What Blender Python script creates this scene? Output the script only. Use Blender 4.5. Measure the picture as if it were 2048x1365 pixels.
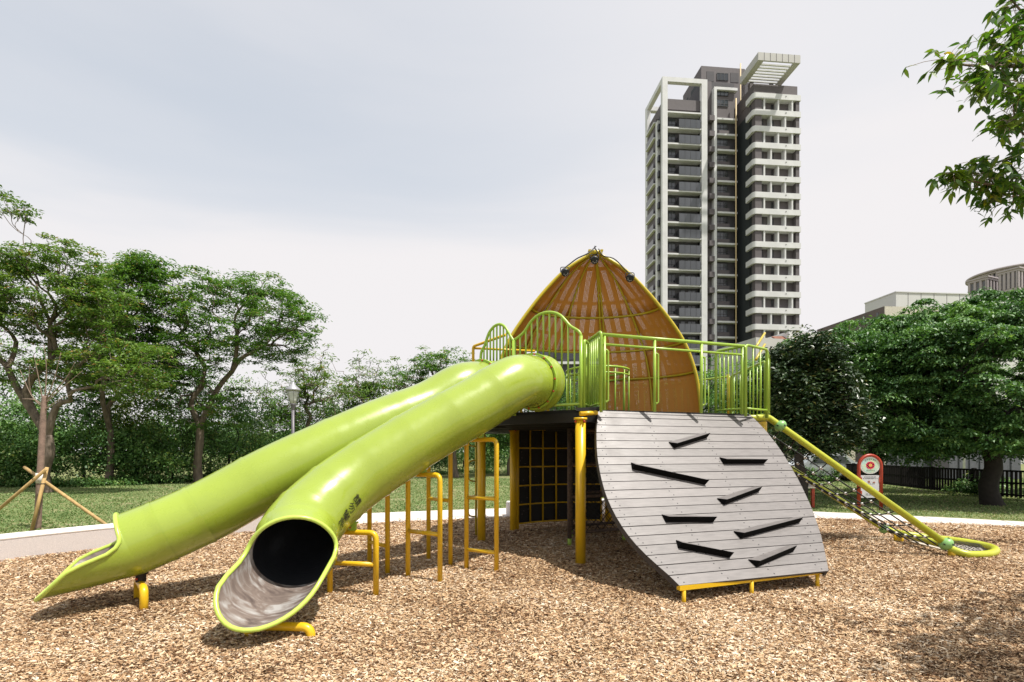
import bpy, math, random
import numpy as np
from mathutils import Vector, Matrix
random.seed(7); rng = np.random.default_rng(7)
for o in list(bpy.data.objects): bpy.data.objects.remove(o)
SC = bpy.context.scene; COL = SC.collection
# ------------------------------------------------------------------ camera
EYE = 1.5; HOR = 905.0; F = 1000.0
cd = bpy.data.cameras.new('camera'); cam = bpy.data.objects.new('camera', cd); COL.objects.link(cam)
cam.location = (0, 0, EYE); cam.rotation_euler = (math.radians(90), 0, 0)
cd.sensor_width = 36; cd.sensor_fit = 'HORIZONTAL'; cd.lens = 36 * F / 2048; cd.shift_y = (HOR - 682.5) / 2048
cd.clip_start = 0.1; cd.clip_end = 3000
SC.camera = cam
SC.render.resolution_x = 1024; SC.render.resolution_y = 682
# ------------------------------------------------------------------ light
SUNV = Vector((0.40, -0.24, 1.0)).normalized()
SUN_EL = math.asin(SUNV.z); SUN_AZ = math.atan2(SUNV.x, SUNV.y)
w = bpy.data.worlds.new('World'); SC.world = w; w.use_nodes = True
nt = w.node_tree; nt.nodes.clear()
wo = nt.nodes.new('ShaderNodeOutputWorld'); mixs = nt.nodes.new('ShaderNodeMixShader')
sky = nt.nodes.new('ShaderNodeTexSky'); sky.sky_type = 'NISHITA'; sky.sun_disc = False
sky.sun_elevation = SUN_EL; sky.sun_rotation = SUN_AZ; sky.dust_density = 3.0; sky.air_density = 1.0; sky.ozone_density = 1.0
b1 = nt.nodes.new('ShaderNodeBackground'); b1.inputs[1].default_value = 0.13
b2 = nt.nodes.new('ShaderNodeBackground'); b2.inputs[0].default_value = (0.87, 0.845, 0.855, 1); b2.inputs[1].default_value = 0.825
L = nt.links.new
def wmr(a, b_, c_, d_, src, smooth=True):
    m_ = nt.nodes.new('ShaderNodeMapRange'); m_.clamp = True; m_.interpolation_type = 'SMOOTHSTEP' if smooth else 'LINEAR'
    for i_, v_ in zip((1,2,3,4), (a, b_, c_, d_)): m_.inputs[i_].default_value = v_
    L(src, m_.inputs[0]); return m_.outputs[0]
def wm(op, a, b_):
    m_ = nt.nodes.new('ShaderNodeMath'); m_.operation = op; m_.use_clamp = False
    for i_, v_ in enumerate((a, b_)):
        if isinstance(v_, (int, float)): m_.inputs[i_].default_value = v_
        else: L(v_, m_.inputs[i_])
    return m_.outputs[0]
# a high veil of thin cloud: thick low down and towards the east, thinner in the north-west where the blue comes through
tc = nt.nodes.new('ShaderNodeTexCoord'); sx = nt.nodes.new('ShaderNodeSeparateXYZ'); L(tc.outputs['Generated'], sx.inputs[0])
mp = nt.nodes.new('ShaderNodeMapping'); mp.inputs['Rotation'].default_value = (0, math.radians(16), math.radians(20)); mp.inputs['Scale'].default_value = (0.8, 1.0, 4.6); L(tc.outputs['Generated'], mp.inputs[0])
nz = nt.nodes.new('ShaderNodeTexNoise'); nz.inputs['Scale'].default_value = 1.5; nz.inputs['Detail'].default_value = 5; nz.inputs['Roughness'].default_value = 0.5; nz.inputs['Distortion'].default_value = 0.4; L(mp.outputs[0], nz.inputs['Vector'])
zz_ = wm('ADD', sx.outputs[2], wm('MULTIPLY', wm('SUBTRACT', nz.outputs[0], .5), .34)); zz_ = wm('ADD', zz_, wm('MULTIPLY', sx.outputs[0], -.06))
clear = wm('MULTIPLY', wmr(.33, .50, 0, 1, zz_), wmr(-.2, .42, 1, .28, sx.outputs[0]))
clear = wm('MULTIPLY', clear, wmr(.35, .65, 1.08, .86, nz.outputs[0]))
clear = wm('MULTIPLY', clear, wmr(.5, .75, 1.0, .75, sx.outputs[2]))
tint = nt.nodes.new('ShaderNodeMixRGB'); tint.blend_type = 'MULTIPLY'; tint.inputs[0].default_value = 1; tint.inputs[2].default_value = (.84, 1.16, 1.10, 1)
L(sky.outputs[0], tint.inputs[1]); L(tint.outputs[0], b1.inputs[0]); L(b1.outputs[0], mixs.inputs[2]); L(b2.outputs[0], mixs.inputs[1]); L(wm("MULTIPLY", clear, .36), mixs.inputs[0]); L(mixs.outputs[0], wo.inputs[0])
sd = bpy.data.lights.new('sun', 'SUN'); sd.energy = 5.0; sd.angle = math.radians(0.6); sd.color = (1.0, 0.95, 0.87)
so = bpy.data.objects.new('sun', sd); COL.objects.link(so); so.rotation_euler = SUNV.to_track_quat('Z', 'Y').to_euler(); so.location = (20, -10, 60)
vs = SC.view_settings; vs.view_transform = 'Standard'; vs.look = 'None'; vs.exposure = 0.33; vs.gamma = 1.0; vs.use_curve_mapping = False
# ------------------------------------------------------------------ projection helpers: where a thing seen in the photograph stands
def P(px, py, d): return Vector(((px - 1024) / F * d, d, EYE + (HOR - py) / F * d))
def G(px, py): d = EYE * F / (py - HOR); return Vector(((px - 1024) / F * d, d, 0))
def PZ(px, py, z): d = (z - EYE) * F / (HOR - py); return Vector(((px - 1024) / F * d, d, z))
# ------------------------------------------------------------------ materials
MATS = {}
def mat(name, col, rough=0.5, metal=0.0, var=0.12, scale=8.0, bump=0.0, bscale=60.0, col2=None, stretch=(1, 1, 1), spec=0.5, coat=0.0, orand=0.0, rvar=0.0):
    if name in MATS: return MATS[name]
    m = bpy.data.materials.new(name); m.use_nodes = True; t = m.node_tree; b = t.nodes['Principled BSDF']
    b.inputs['Roughness'].default_value = rough; b.inputs['Metallic'].default_value = metal
    b.inputs['Specular IOR Level'].default_value = spec; b.inputs['Coat Weight'].default_value = coat; b.inputs['Coat Roughness'].default_value = 0.07
    c2 = col2 or tuple(c * (1 - 2 * var) for c in col)
    tcn = t.nodes.new('ShaderNodeTexCoord'); mpn = t.nodes.new('ShaderNodeMapping'); mpn.inputs['Scale'].default_value = stretch
    n = t.nodes.new('ShaderNodeTexNoise'); n.inputs['Scale'].default_value = scale; n.inputs['Detail'].default_value = 6
    r = t.nodes.new('ShaderNodeValToRGB'); r.color_ramp.elements[0].position = 0.3; r.color_ramp.elements[1].position = 0.7
    r.color_ramp.elements[0].color = (*c2, 1); r.color_ramp.elements[1].color = (*col, 1)
    l = t.links.new; l(tcn.outputs['Object'], mpn.inputs[0]); l(mpn.outputs[0], n.inputs['Vector']); l(n.outputs[0], r.inputs[0]); l(r.outputs[0], b.inputs['Base Color'])
    if orand > 0:
        oi = t.nodes.new('ShaderNodeObjectInfo'); mr = t.nodes.new('ShaderNodeMapRange'); mr.inputs[3].default_value = 1-orand; mr.inputs[4].default_value = 1+orand
        hs_ = t.nodes.new('ShaderNodeHueSaturation'); l(oi.outputs['Random'], mr.inputs[0]); l(mr.outputs[0], hs_.inputs['Value']); l(r.outputs[0], hs_.inputs['Color']); l(hs_.outputs[0], b.inputs['Base Color'])
    if rvar > 0:
        n3 = t.nodes.new('ShaderNodeTexNoise'); n3.inputs['Scale'].default_value = 5; n3.inputs['Detail'].default_value = 8; n3.inputs['Roughness'].default_value = .7; m3 = t.nodes.new('ShaderNodeMapRange')
        m3.inputs[1].default_value = .35; m3.inputs[2].default_value = .7; m3.inputs[3].default_value = rough; m3.inputs[4].default_value = rough+rvar; l(tcn.outputs['Object'], n3.inputs['Vector']); l(n3.outputs[0], m3.inputs[0]); l(m3.outputs[0], b.inputs['Roughness'])
    if bump > 0:
        n2 = t.nodes.new('ShaderNodeTexNoise'); n2.inputs['Scale'].default_value = bscale; n2.inputs['Detail'].default_value = 4
        bp = t.nodes.new('ShaderNodeBump'); bp.inputs['Strength'].default_value = bump; bp.inputs['Distance'].default_value = 0.02
        l(mpn.outputs[0], n2.inputs['Vector']); l(n2.outputs[0], bp.inputs['Height']); l(bp.outputs[0], b.inputs['Normal'])
    MATS[name] = m; return m
def attr_mat(name, stops, rough=0.6, trans=0.0, tcol=None, gloss=0.0, groughness=0.35):
    """colour from the per-piece value 'v' (each leaf or chip has a tone of its own)"""
    m = bpy.data.materials.new(name); m.use_nodes = True; t = m.node_tree; t.nodes.clear(); l = t.links.new
    out = t.nodes.new('ShaderNodeOutputMaterial'); a = t.nodes.new('ShaderNodeAttribute'); a.attribute_name = 'v'
    r = t.nodes.new('ShaderNodeValToRGB'); els = r.color_ramp.elements
    while len(els) < len(stops): els.new(0.5)
    for e, (p, c) in zip(els, stops): e.position = p; e.color = (*c, 1)
    l(a.outputs['Fac'], r.inputs[0])
    b = t.nodes.new('ShaderNodeBsdfPrincipled'); b.inputs['Roughness'].default_value = groughness if gloss else rough
    b.inputs['Specular IOR Level'].default_value = gloss if gloss else 0.2
    l(r.outputs[0], b.inputs['Base Color']); last = b.outputs[0]
    if trans > 0:
        tr = t.nodes.new('ShaderNodeBsdfTranslucent'); mx = t.nodes.new('ShaderNodeMixShader'); mx.inputs[0].default_value = trans
        mc = t.nodes.new('ShaderNodeMixRGB'); mc.blend_type = 'MULTIPLY'; mc.inputs[0].default_value = 1; mc.inputs[2].default_value = (*(tcol or (1.3, 1.5, .6)), 1)
        l(r.outputs[0], mc.inputs[1]); l(mc.outputs[0], tr.inputs[0]); l(last, mx.inputs[1]); l(tr.outputs[0], mx.inputs[2]); last = mx.outputs[0]
    l(last, out.inputs[0]); MATS[name] = m; return m
GREEN = mat('lime_plastic', (0.295, 0.385, 0.040), 0.22, var=0.05, scale=2.2, coat=0.75, bump=0.05, bscale=9, orand=.035, rvar=.16)
GREEN2 = mat('lime_painted_steel', (0.33, 0.50, 0.06), 0.3, var=0.06, scale=5)
RIMG = mat('lime_rim', (0.46, 0.60, 0.10), 0.3, var=0.05)
YEL = mat('yellow_painted_steel', (0.72, 0.45, 0.015), 0.32, var=0.05, scale=6)
OLIVE = mat('mustard_painted_steel', (0.52, 0.40, 0.02), 0.35, var=0.06)
YG = mat('yellow_green_tube', (0.47, 0.50, 0.04), 0.36, var=0.06)
MINT = mat('mint_clamp', (0.24, 0.47, 0.16), 0.35, var=0.05)
RED = mat('red_bolt', (0.55, 0.05, 0.02), 0.35)
BLACK = mat('black_plastic', (0.012, 0.012, 0.013), 0.45)
DARK = mat('black_panel', (0.010, 0.010, 0.011), 0.75, bump=0.1)
ROPE = mat('black_rope', (0.02, 0.02, 0.02), 0.8)
BROPE = mat('brown_rope_wrap', (0.17, 0.12, 0.09), 0.9, var=0.3, scale=30, bump=0.4, bscale=120)
WHITE = mat('white_plastic', (0.75, 0.74, 0.72), 0.5)
SILV = mat('light_grey_steel', (0.5, 0.5, 0.5), 0.35, metal=0.8)
BOARD = mat('grey_composite_board', (0.180, 0.163, 0.158), 0.36, var=0.13, orand=.10, rvar=.2, scale=5, stretch=(1.2, 1.2, 14), bump=0.12, bscale=40, spec=0.7)
BEDGE = mat('board_edge', (0.05, 0.045, 0.043), 0.7)
CONC = mat('white_terrazzo', (0.62, 0.57, 0.55), 0.85, var=0.12, scale=90, bump=0.1, bscale=200)
CONCT = mat('white_concrete_cap', (0.80, 0.77, 0.74), 0.8, var=0.04)
PATHM = mat('pale_concrete_path', (0.66, 0.60, 0.56), 0.85, var=0.05, scale=3, bump=0.05)
BARK = mat('grey_brown_bark', (0.20, 0.155, 0.12), 0.9, var=0.3, scale=9, stretch=(1, 1, .3), bump=0.6, bscale=22)
BARKL = mat('pale_twig_bark', (0.36, 0.27, 0.21), 0.9, var=0.2, scale=12)
BARKD = mat('dark_bark', (0.035, 0.029, 0.025), 0.9, var=0.25, scale=12, bump=0.4)
WOODP = mat('round_timber_stake', (0.50, 0.33, 0.13), 0.7, var=0.2, scale=12, stretch=(1, 1, .2))
LAMPG = mat('grey_lamp_metal', (0.13, 0.12, 0.135), 0.45, metal=0.2)
LAMPT = mat('grey_lamp_hood', (0.42, 0.42, 0.44), 0.4, metal=0.5)
REDP = mat('red_sign_post', (0.42, 0.045, 0.02), 0.4)
FENCEM = mat('black_brown_fence', (0.010, 0.008, 0.007), 0.8, spec=0.2)
# building materials
TBR = mat('mauve_brown_tile', (0.112, 0.097, 0.103), 0.7, var=0.06, scale=1.5)
TBD = mat('dark_grey_tile', (0.055, 0.051, 0.058), 0.7, var=0.06, scale=1.5)
TW = mat('white_tile', (0.65, 0.65, 0.655), 0.7, var=0.07, scale=0.6)
TWG = mat('pale_grey_tile', (0.47, 0.46, 0.44), 0.7, var=0.04, scale=.6)
GLASS = mat('dark_window_glass', (0.045, 0.052, 0.062), 0.12, var=0.25, scale=0.4, spec=0.8, orand=.75)
BALG = mat('smoked_balcony_glass', (0.075, 0.08, 0.092), 0.2, var=0.15, scale=0.4, spec=0.7, orand=.25)
WFR = mat('dark_window_frame', (0.03, 0.03, 0.035), 0.5)
PIPE = mat('cream_gas_pipe', (0.55, 0.42, 0.22), 0.6)
SHAFT = mat('shaded_shaft_tile', (0.028, 0.034, 0.038), 0.7)  # shade of the deep recess is put into this near-black colour
# ------------------------------------------------------------------ mesh building
class MB:
    def __init__(s): s.v = []; s.f = []; s.m = []; s.s = []; s.uv = None
    def face(s, idx, m=0, smooth=False): s.f.append(tuple(idx)); s.m.append(m); s.s.append(smooth)
    def quad(s, a, b, c, d, m=0):
        i = len(s.v); s.v += [tuple(a), tuple(b), tuple(c), tuple(d)]; s.face((i, i+1, i+2, i+3), m); return s
    def hexa(s, p, m=0):
        """8 points: bottom loop 0-3, top loop 4-7"""
        i = len(s.v); s.v += [tuple(q) for q in p]
        for f in ((3,2,1,0),(4,5,6,7),(0,1,5,4),(1,2,6,5),(2,3,7,6),(3,0,4,7)): s.face([i+k for k in f], m)
        return s
    def box(s, c, size, m=0, ax=None):
        c = Vector(c); X, Y, Z = ax if ax else (Vector((1,0,0)), Vector((0,1,0)), Vector((0,0,1)))
        a, b, h = size[0]/2, size[1]/2, size[2]/2
        return s.hexa([c+X*x*a+Y*y*b+Z*z*h for z in (-1,1) for x, y in ((-1,-1),(1,-1),(1,1),(-1,1))], m)
    def tube(s, path, r, n=8, m=0, closed=False, caps=True, smooth=True):
        path = [Vector(p) for p in path]; N = len(path)
        rs = r if isinstance(r, (list, tuple)) else [r]*N
        tans = []
        for i in range(N):
            if closed: t = path[(i+1) % N]-path[i-1]
            else: t = path[min(i+1, N-1)]-path[max(i-1, 0)]
            tans.append(t.normalized() if t.length > 1e-9 else Vector((0,0,1)))
        up = Vector((0,0,1)) if abs(tans[0].z) < .9 else Vector((1,0,0))
        nrm = (up - tans[0]*up.dot(tans[0])).normalized(); base = len(s.v)
        for i in range(N):
            nrm = (nrm - tans[i]*nrm.dot(tans[i])).normalized(); bi = tans[i].cross(nrm)
            for k in range(n):
                a = 2*math.pi*k/n; s.v.append(tuple(path[i] + (nrm*math.cos(a)+bi*math.sin(a))*rs[i]))
        for i in range(N if closed else N-1):
            for k in range(n):
                a = base+i*n+k; b = base+i*n+(k+1) % n; j = (i+1) % N
                s.face((a, b, base+j*n+(k+1) % n, base+j*n+k), m, smooth)
        if caps and not closed:
            s.face([base+k for k in reversed(range(n))], m); s.face([base+(N-1)*n+k for k in range(n)], m)
        return s
    def lathe(s, prof, c, n=16, m=0, axis=None):
        """prof: (radius, height) list"""
        c = Vector(c); A = Vector(axis).normalized() if axis else Vector((0,0,1))
        up = Vector((1,0,0)) if abs(A.x) < .9 else Vector((0,1,0)); X = (up-A*up.dot(A)).normalized(); Y = A.cross(X); base = len(s.v)
        for r, h in prof:
            for k in range(n):
                a = 2*math.pi*k/n; s.v.append(tuple(c+A*h+(X*math.cos(a)+Y*math.sin(a))*max(r, 1e-4)))
        for i in range(len(prof)-1):
            for k in range(n): s.face((base+i*n+k, base+i*n+(k+1) % n, base+(i+1)*n+(k+1) % n, base+(i+1)*n+k), m, True)
        s.face([base+k for k in reversed(range(n))], m); s.face([base+(len(prof)-1)*n+k for k in range(n)], m)
        return s
    def prism(s, pts, z0, z1, m=0):
        n = len(pts); i = len(s.v); s.v += [(p[0], p[1], z0) for p in pts] + [(p[0], p[1], z1) for p in pts]
        s.face([i+k for k in reversed(range(n))], m); s.face([i+n+k for k in range(n)], m)
        for k in range(n): s.face((i+k, i+(k+1) % n, i+n+(k+1) % n, i+n+k), m)
        return s
def rootloc(o):
    while o.parent: o = o.parent
    return o.location
def put(name, mb, mats, parent=None, label=None, kind=None, bevel=0.0, cat=None, group=None, loc=None):
    me = bpy.data.meshes.new(name)
    off = Vector(rootloc(parent)) if parent else Vector(loc) if loc is not None else Vector((0,0,0))
    me.from_pydata([(x-off.x, y-off.y, z-off.z) for x, y, z in mb.v], [], mb.f)
    if not isinstance(mats, (list, tuple)): mats = [mats]
    for m in mats: me.materials.append(m)
    me.polygons.foreach_set('material_index', mb.m); me.polygons.foreach_set('use_smooth', mb.s)
    if mb.uv:
        uvl = me.uv_layers.new(name='uv'); vi = np.empty(len(me.loops), dtype=np.int32); me.loops.foreach_get('vertex_index', vi)
        uvl.data.foreach_set('uv', np.array(mb.uv, dtype=np.float32)[vi].ravel())
    me.update()
    o = bpy.data.objects.new(name, me); COL.objects.link(o)
    if parent: o.parent = parent
    elif loc is not None: o.location = off
    if bevel: b = o.modifiers.new('bevel', 'BEVEL'); b.width = bevel; b.segments = 2; b.limit_method = 'ANGLE'
    for k, v in (('label', label), ('kind', kind), ('category', cat), ('group', group)):
        if v: o[k] = v
    return o
def share(name, src, parent, delta, mats=None):
    """another piece with the same mesh, moved by delta (in world units)"""
    o = bpy.data.objects.new(name, src.data); COL.objects.link(o); o.parent = parent
    o.location = Vector(src.location) + Vector(delta); return o
def thing(name, loc, label, cat, group=None):
    o = bpy.data.objects.new(name, None); COL.objects.link(o); o.location = loc; o.empty_display_size = .3
    o['label'] = label; o['category'] = cat
    if group: o['group'] = group
    return o
def fastmesh(name, verts, faces_n, v_attr, material, parent=None, kind=None, label=None, loc=None, smooth=False):
    """verts (N, k, 3): N pieces of k corners each, one polygon per piece (faces_n None) or the index pattern faces_n for each piece"""
    N, k, _ = verts.shape; pat = np.array(faces_n if faces_n is not None else [list(range(k))])
    off = np.array(rootloc(parent)) if parent else np.array(loc if loc is not None else (0, 0, 0))
    me = bpy.data.meshes.new(name); me.vertices.add(N*k); me.vertices.foreach_set('co', (verts.reshape(-1, 3)-off).astype(np.float32).ravel())
    fc, fk = pat.shape; idx = (np.arange(N)[:, None, None]*k + pat[None]).reshape(-1)
    me.loops.add(len(idx)); me.loops.foreach_set('vertex_index', idx.astype(np.int32))
    me.polygons.add(N*fc); me.polygons.foreach_set('loop_start', (np.arange(N*fc)*fk).astype(np.int32))
    me.update(calc_edges=True)
    a = me.attributes.new('v', 'FLOAT', 'POINT'); a.data.foreach_set('value', np.repeat(v_attr, k).astype(np.float32))
    if smooth: me.polygons.foreach_set('use_smooth', np.ones(N*fc, dtype=bool))
    me.materials.append(material); o = bpy.data.objects.new(name, me); COL.objects.link(o)
    if parent: o.parent = parent
    elif loc is not None: o.location = loc
    if kind: o['kind'] = kind
    if label: o['label'] = label
    return o
def spline(pts, n=8):
    """Catmull-Rom through points"""
    p = [Vector(q) for q in pts]; out = []
    for i in range(len(p)-1):
        a, b, c, d = p[max(i-1, 0)], p[i], p[i+1], p[min(i+2, len(p)-1)]
        for k in range(n):
            t = k/n; out.append(0.5*((2*b)+(-a+c)*t+(2*a-5*b+4*c-d)*t*t+(-a+3*b-3*c+d)*t**3))
    out.append(p[-1]); return out
def rounded(pts, r, n=5):
    """polyline with its inner corners rounded"""
    p = [Vector(q) for q in pts]; out = [p[0]]
    for i in range(1, len(p)-1):
        a = (p[i-1]-p[i]); b = (p[i+1]-p[i]); rr = min(r, a.length*.49, b.length*.49); A = p[i]+a.normalized()*rr; B = p[i]+b.normalized()*rr
        for k in range(n+1):
            t = k/n; out.append((1-t)**2*A+2*t*(1-t)*p[i]+t*t*B)
    out.append(p[-1]); return out
# ================================================================== GROUND
EDGE = spline([(-9.5,1.0,0),(-8.6,3.6,0),(-7.0,6.73,0),(-6.0,8.15,0),(-4.75,9.45,0),(-2.9,10.55,0),(-.5,11.4,0),(2.4,12.1,0),(4.8,12.1,0),(7.0,11.3,0),(10.15,9.95,0),(13.5,7.6,0),(16,4.5,0)], 6)
EX = np.array([(p.x, p.y) for p in EDGE])
def edge_y(x): return np.interp(x, EX[:, 0], EX[:, 1])
# base terrain: lawn sheet to the horizon
gm = bpy.data.materials.new('lawn_turf'); gm.use_nodes = True; t = gm.node_tree; b = t.nodes['Principled BSDF']; b.inputs['Roughness'].default_value = 0.95; b.inputs['Specular IOR Level'].default_value = 0.1
tcn = t.nodes.new('ShaderNodeTexCoord'); n1 = t.nodes.new('ShaderNodeTexNoise'); n1.inputs['Scale'].default_value = 0.7; n1.inputs['Detail'].default_value = 8
n2 = t.nodes.new('ShaderNodeTexNoise'); n2.inputs['Scale'].default_value = 9; n2.inputs['Detail'].default_value = 8
ad = t.nodes.new('ShaderNodeMath'); ad.operation = 'ADD'; hv = t.nodes.new('ShaderNodeMath'); hv.operation = 'MULTIPLY'; hv.inputs[1].default_value = .5
r = t.nodes.new('ShaderNodeValToRGB'); e = r.color_ramp.elements; e[0].position = .40; e[0].color = (.12, .15, .06, 1); e[1].position = .62; e[1].color = (.28, .25, .15, 1)
m_ = e.new(.5); m_.color = (.15, .175, .065, 1)
bp = t.nodes.new('ShaderNodeBump'); bp.inputs['Strength'].default_value = .7; bp.inputs['Distance'].default_value = .05
l = t.links.new; l(tcn.outputs['Object'], n1.inputs['Vector']); l(tcn.outputs['Object'], n2.inputs['Vector']); l(n1.outputs[0], ad.inputs[0]); l(n2.outputs[0], ad.inputs[1]); l(ad.outputs[0], hv.inputs[0]); l(hv.outputs[0], r.inputs[0]); l(r.outputs[0], b.inputs['Base Color']); l(n2.outputs[0], bp.inputs['Height']); l(bp.outputs[0], b.inputs['Normal'])
mb = MB(); mb.quad((-900,-300,-.02),(900,-300,-.02),(900,1500,-.02),(-900,1500,-.02)); put('lawn', mb, gm, kind='structure')
# path: a pale band round the play area
mb = MB(); pb = []
WID = lambda i: 1.6 if True else 0
for i, p in enumerate(EDGE):
    tn = (EDGE[min(i+1, len(EDGE)-1)]-EDGE[max(i-1, 0)]).normalized(); nn = Vector((-tn.y, tn.x, 0)); wd = 1.75 if p.x < 3 else 1.75-.09*(p.x-3)
    if p.x < -4.6: wd = .42
    pb.append((p, p+nn*wd))
for i in range(len(pb)-1):
    a, b2_ = pb[i], pb[i+1]; zz = 0.012
    mb.hexa([(a[0].x,a[0].y,-.1),(b2_[0].x,b2_[0].y,-.1),(b2_[1].x,b2_[1].y,-.1),(a[1].x,a[1].y,-.1),(a[0].x,a[0].y,zz),(b2_[0].x,b2_[0].y,zz),(b2_[1].x,b2_[1].y,zz),(a[1].x,a[1].y,zz)])
pth_o = put('path', mb, PATHM, kind='structure')
for i in range(36, len(pb)-1, 2):
    a = pb[i]; dv = (EDGE[i+1]-EDGE[i-1]).normalized()*.006; mj = MB(); mj.quad(a[0]-dv+Vector((0,0,.016)), a[0]+dv+Vector((0,0,.016)), a[1]+dv+Vector((0,0,.016)), a[1]-dv+Vector((0,0,.016))); put('path_joint', mj, mat('joint_dirt', (.25,.21,.18), .9), pth_o)
# wood chips: the bed, gently uneven, and the loose chips on it
cm = bpy.data.materials.new('wood_chip_bed'); cm.use_nodes = True; t = cm.node_tree; b = t.nodes['Principled BSDF']; b.inputs['Roughness'].default_value = .9; b.inputs['Specular IOR Level'].default_value = .15; l = t.links.new
tcn = t.nodes.new('ShaderNodeTexCoord'); wn = t.nodes.new('ShaderNodeTexNoise'); wn.inputs['Scale'].default_value = 3.0
mpn = t.nodes.new('ShaderNodeMapping'); mpn.inputs['Scale'].default_value = (22, 48, 10)
mxv = t.nodes.new('ShaderNodeMixRGB'); mxv.inputs[0].default_value = .35
vo = t.nodes.new('ShaderNodeTexVoronoi'); vo.inputs['Scale'].default_value = 1.0; vo.inputs['Randomness'].default_value = 1
rr = t.nodes.new('ShaderNodeValToRGB'); e = rr.color_ramp.elements; e[0].position = .1; e[0].color = (.08,.045,.026,1); e[1].position = .9; e[1].color = (.60,.43,.28,1); q = e.new(.5); q.color = (.30,.185,.105,1)
sep = t.nodes.new('ShaderNodeSeparateColor'); bp = t.nodes.new('ShaderNodeBump'); bp.inputs['Strength'].default_value = .8; bp.inputs['Distance'].default_value = .03
l(tcn.outputs['Object'], wn.inputs['Vector']); l(tcn.outputs['Object'], mxv.inputs[1]); l(wn.outputs[1], mxv.inputs[2]); l(mxv.outputs[0], mpn.inputs[0]); l(mpn.outputs[0], vo.inputs['Vector']); l(vo.outputs['Color'], sep.inputs[0]); l(sep.outputs[0], rr.inputs[0]); l(rr.outputs[0], b.inputs['Base Color']); l(sep.outputs[1], bp.inputs['Height']); l(bp.outputs[0], b.inputs['Normal'])
def bedz(x, y): return 0.012 + 0.014*np.sin(x*1.3+.5)*np.cos(y*1.1) + 0.008*np.sin(x*3.7+y*2.1) + 0.006*np.cos(y*5.3-x*1.9)
mb = MB(); xs = np.linspace(-9.4, 15.8, 150); nyy = 70
for x in xs:
    y1 = edge_y(x); y0 = -2.0
    for j in range(nyy):
        y = y0+(y1-y0)*j/(nyy-1); mb.v.append((x, y, float(bedz(x, y))*(1 if j < nyy-1 else .2)))
for i in range(len(xs)-1):
    for j in range(nyy-1): a = i*nyy+j; mb.face((a, a+nyy, a+nyy+1, a+1), 0, True)
put('wood_chip_ground', mb, cm, kind='structure')
chipm = attr_mat('wood_chip', [(0,(.035,.020,.012)),(.20,(.15,.078,.04)),(.38,(.37,.225,.12)),(.66,(.575,.41,.245)),(1,(.78,.69,.56))], rough=.8)
NC = 790000
d = 2.6*np.exp(rng.random(NC*2)*math.log(12.3/2.6)); x = (rng.random(NC*2)*2-1)*(d*1.13+.9)
ok = (d < edge_y(np.clip(x,-9.4,15.8))-.04+np.where(x > -4.4, .55*rng.random(len(d))**9, 0)) & (x > -9.3); d = d[ok][:NC]; x = x[ok][:NC]; n = len(d)
patch = .5+.5*np.sin(x*1.7+1.3*np.sin(d*1.1))*np.cos(d*1.5+x*.4)
ln = (.006+.015*rng.random(n)**1.8)*(1+.05*d); wd = ln*(.16+.3*rng.random(n)); an = rng.normal(.15, .9, n); tl = rng.normal(0, .28, n); rl = rng.normal(0, .5, n)
dx = np.stack([np.cos(an)*np.cos(tl), np.sin(an)*np.cos(tl), np.sin(tl)], 1); sd_ = np.stack([-np.sin(an), np.cos(an), np.zeros(n)], 1)
nn = np.cross(dx, sd_); sdv = sd_*np.cos(rl)[:, None]+nn*np.sin(rl)[:, None]
c = np.stack([x, d, bedz(x, d)+.004+.022*rng.random(n)], 1)
hl = (dx*ln[:, None]); hw = sdv*wd[:, None]; tp = (.35+.6*rng.random(n))[:, None]
V = np.stack([c-hl-hw*tp, c+hl*.8-hw, c+hl+hw*tp*.5, c-hl*.6+hw], 1)
p2 = np.sin(x*3.1+2*np.cos(d*2.3))*np.sin(d*2.9-x*.8); va = np.clip(rng.beta(1.9, 1.7, n)*.92+.16*(patch-.42)+.07*p2+.02, 0, 1)
fastmesh('loose_wood_chips', V, None, va, chipm, kind='stuff', label='tan and brown wood chips covering the play area')
# grass blades over the lawn behind the path
grm = attr_mat('grass_blade', [(0,(.10,.16,.055)),(.5,(.18,.26,.10)),(.85,(.29,.33,.16)),(1,(.42,.37,.22))], rough=.8, trans=.2)
n = 130000; d = 7.5+22*rng.random(n)**1.4; x = (rng.random(n)*2-1)*(d*1.06)
ok = (d > np.interp(x, EX[:,0], EX[:,1])+np.where(x < -4.6, .45, 1.85)) ; d = d[ok]; x = x[ok]; n = len(d)
an = rng.random(n)*6.28; h = (.018+.03*rng.random(n)); ww = .004+.0012*d
c = np.stack([x, d, np.full(n, -.02)], 1); hw = np.stack([np.cos(an)*ww, np.sin(an)*ww, np.zeros(n)], 1); tip = c+np.stack([rng.normal(0,.02,n), rng.normal(0,.02,n), h], 1)
pv = np.clip(.5+.25*np.sin(x*.7)*np.cos(d*.45+1)+rng.normal(0,.2,n), 0, 1)
fastmesh('lawn_grass', np.stack([c-hw, c+hw, tip], 1), None, pv, grm, kind='stuff', label='short mown grass on the lawn')
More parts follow.
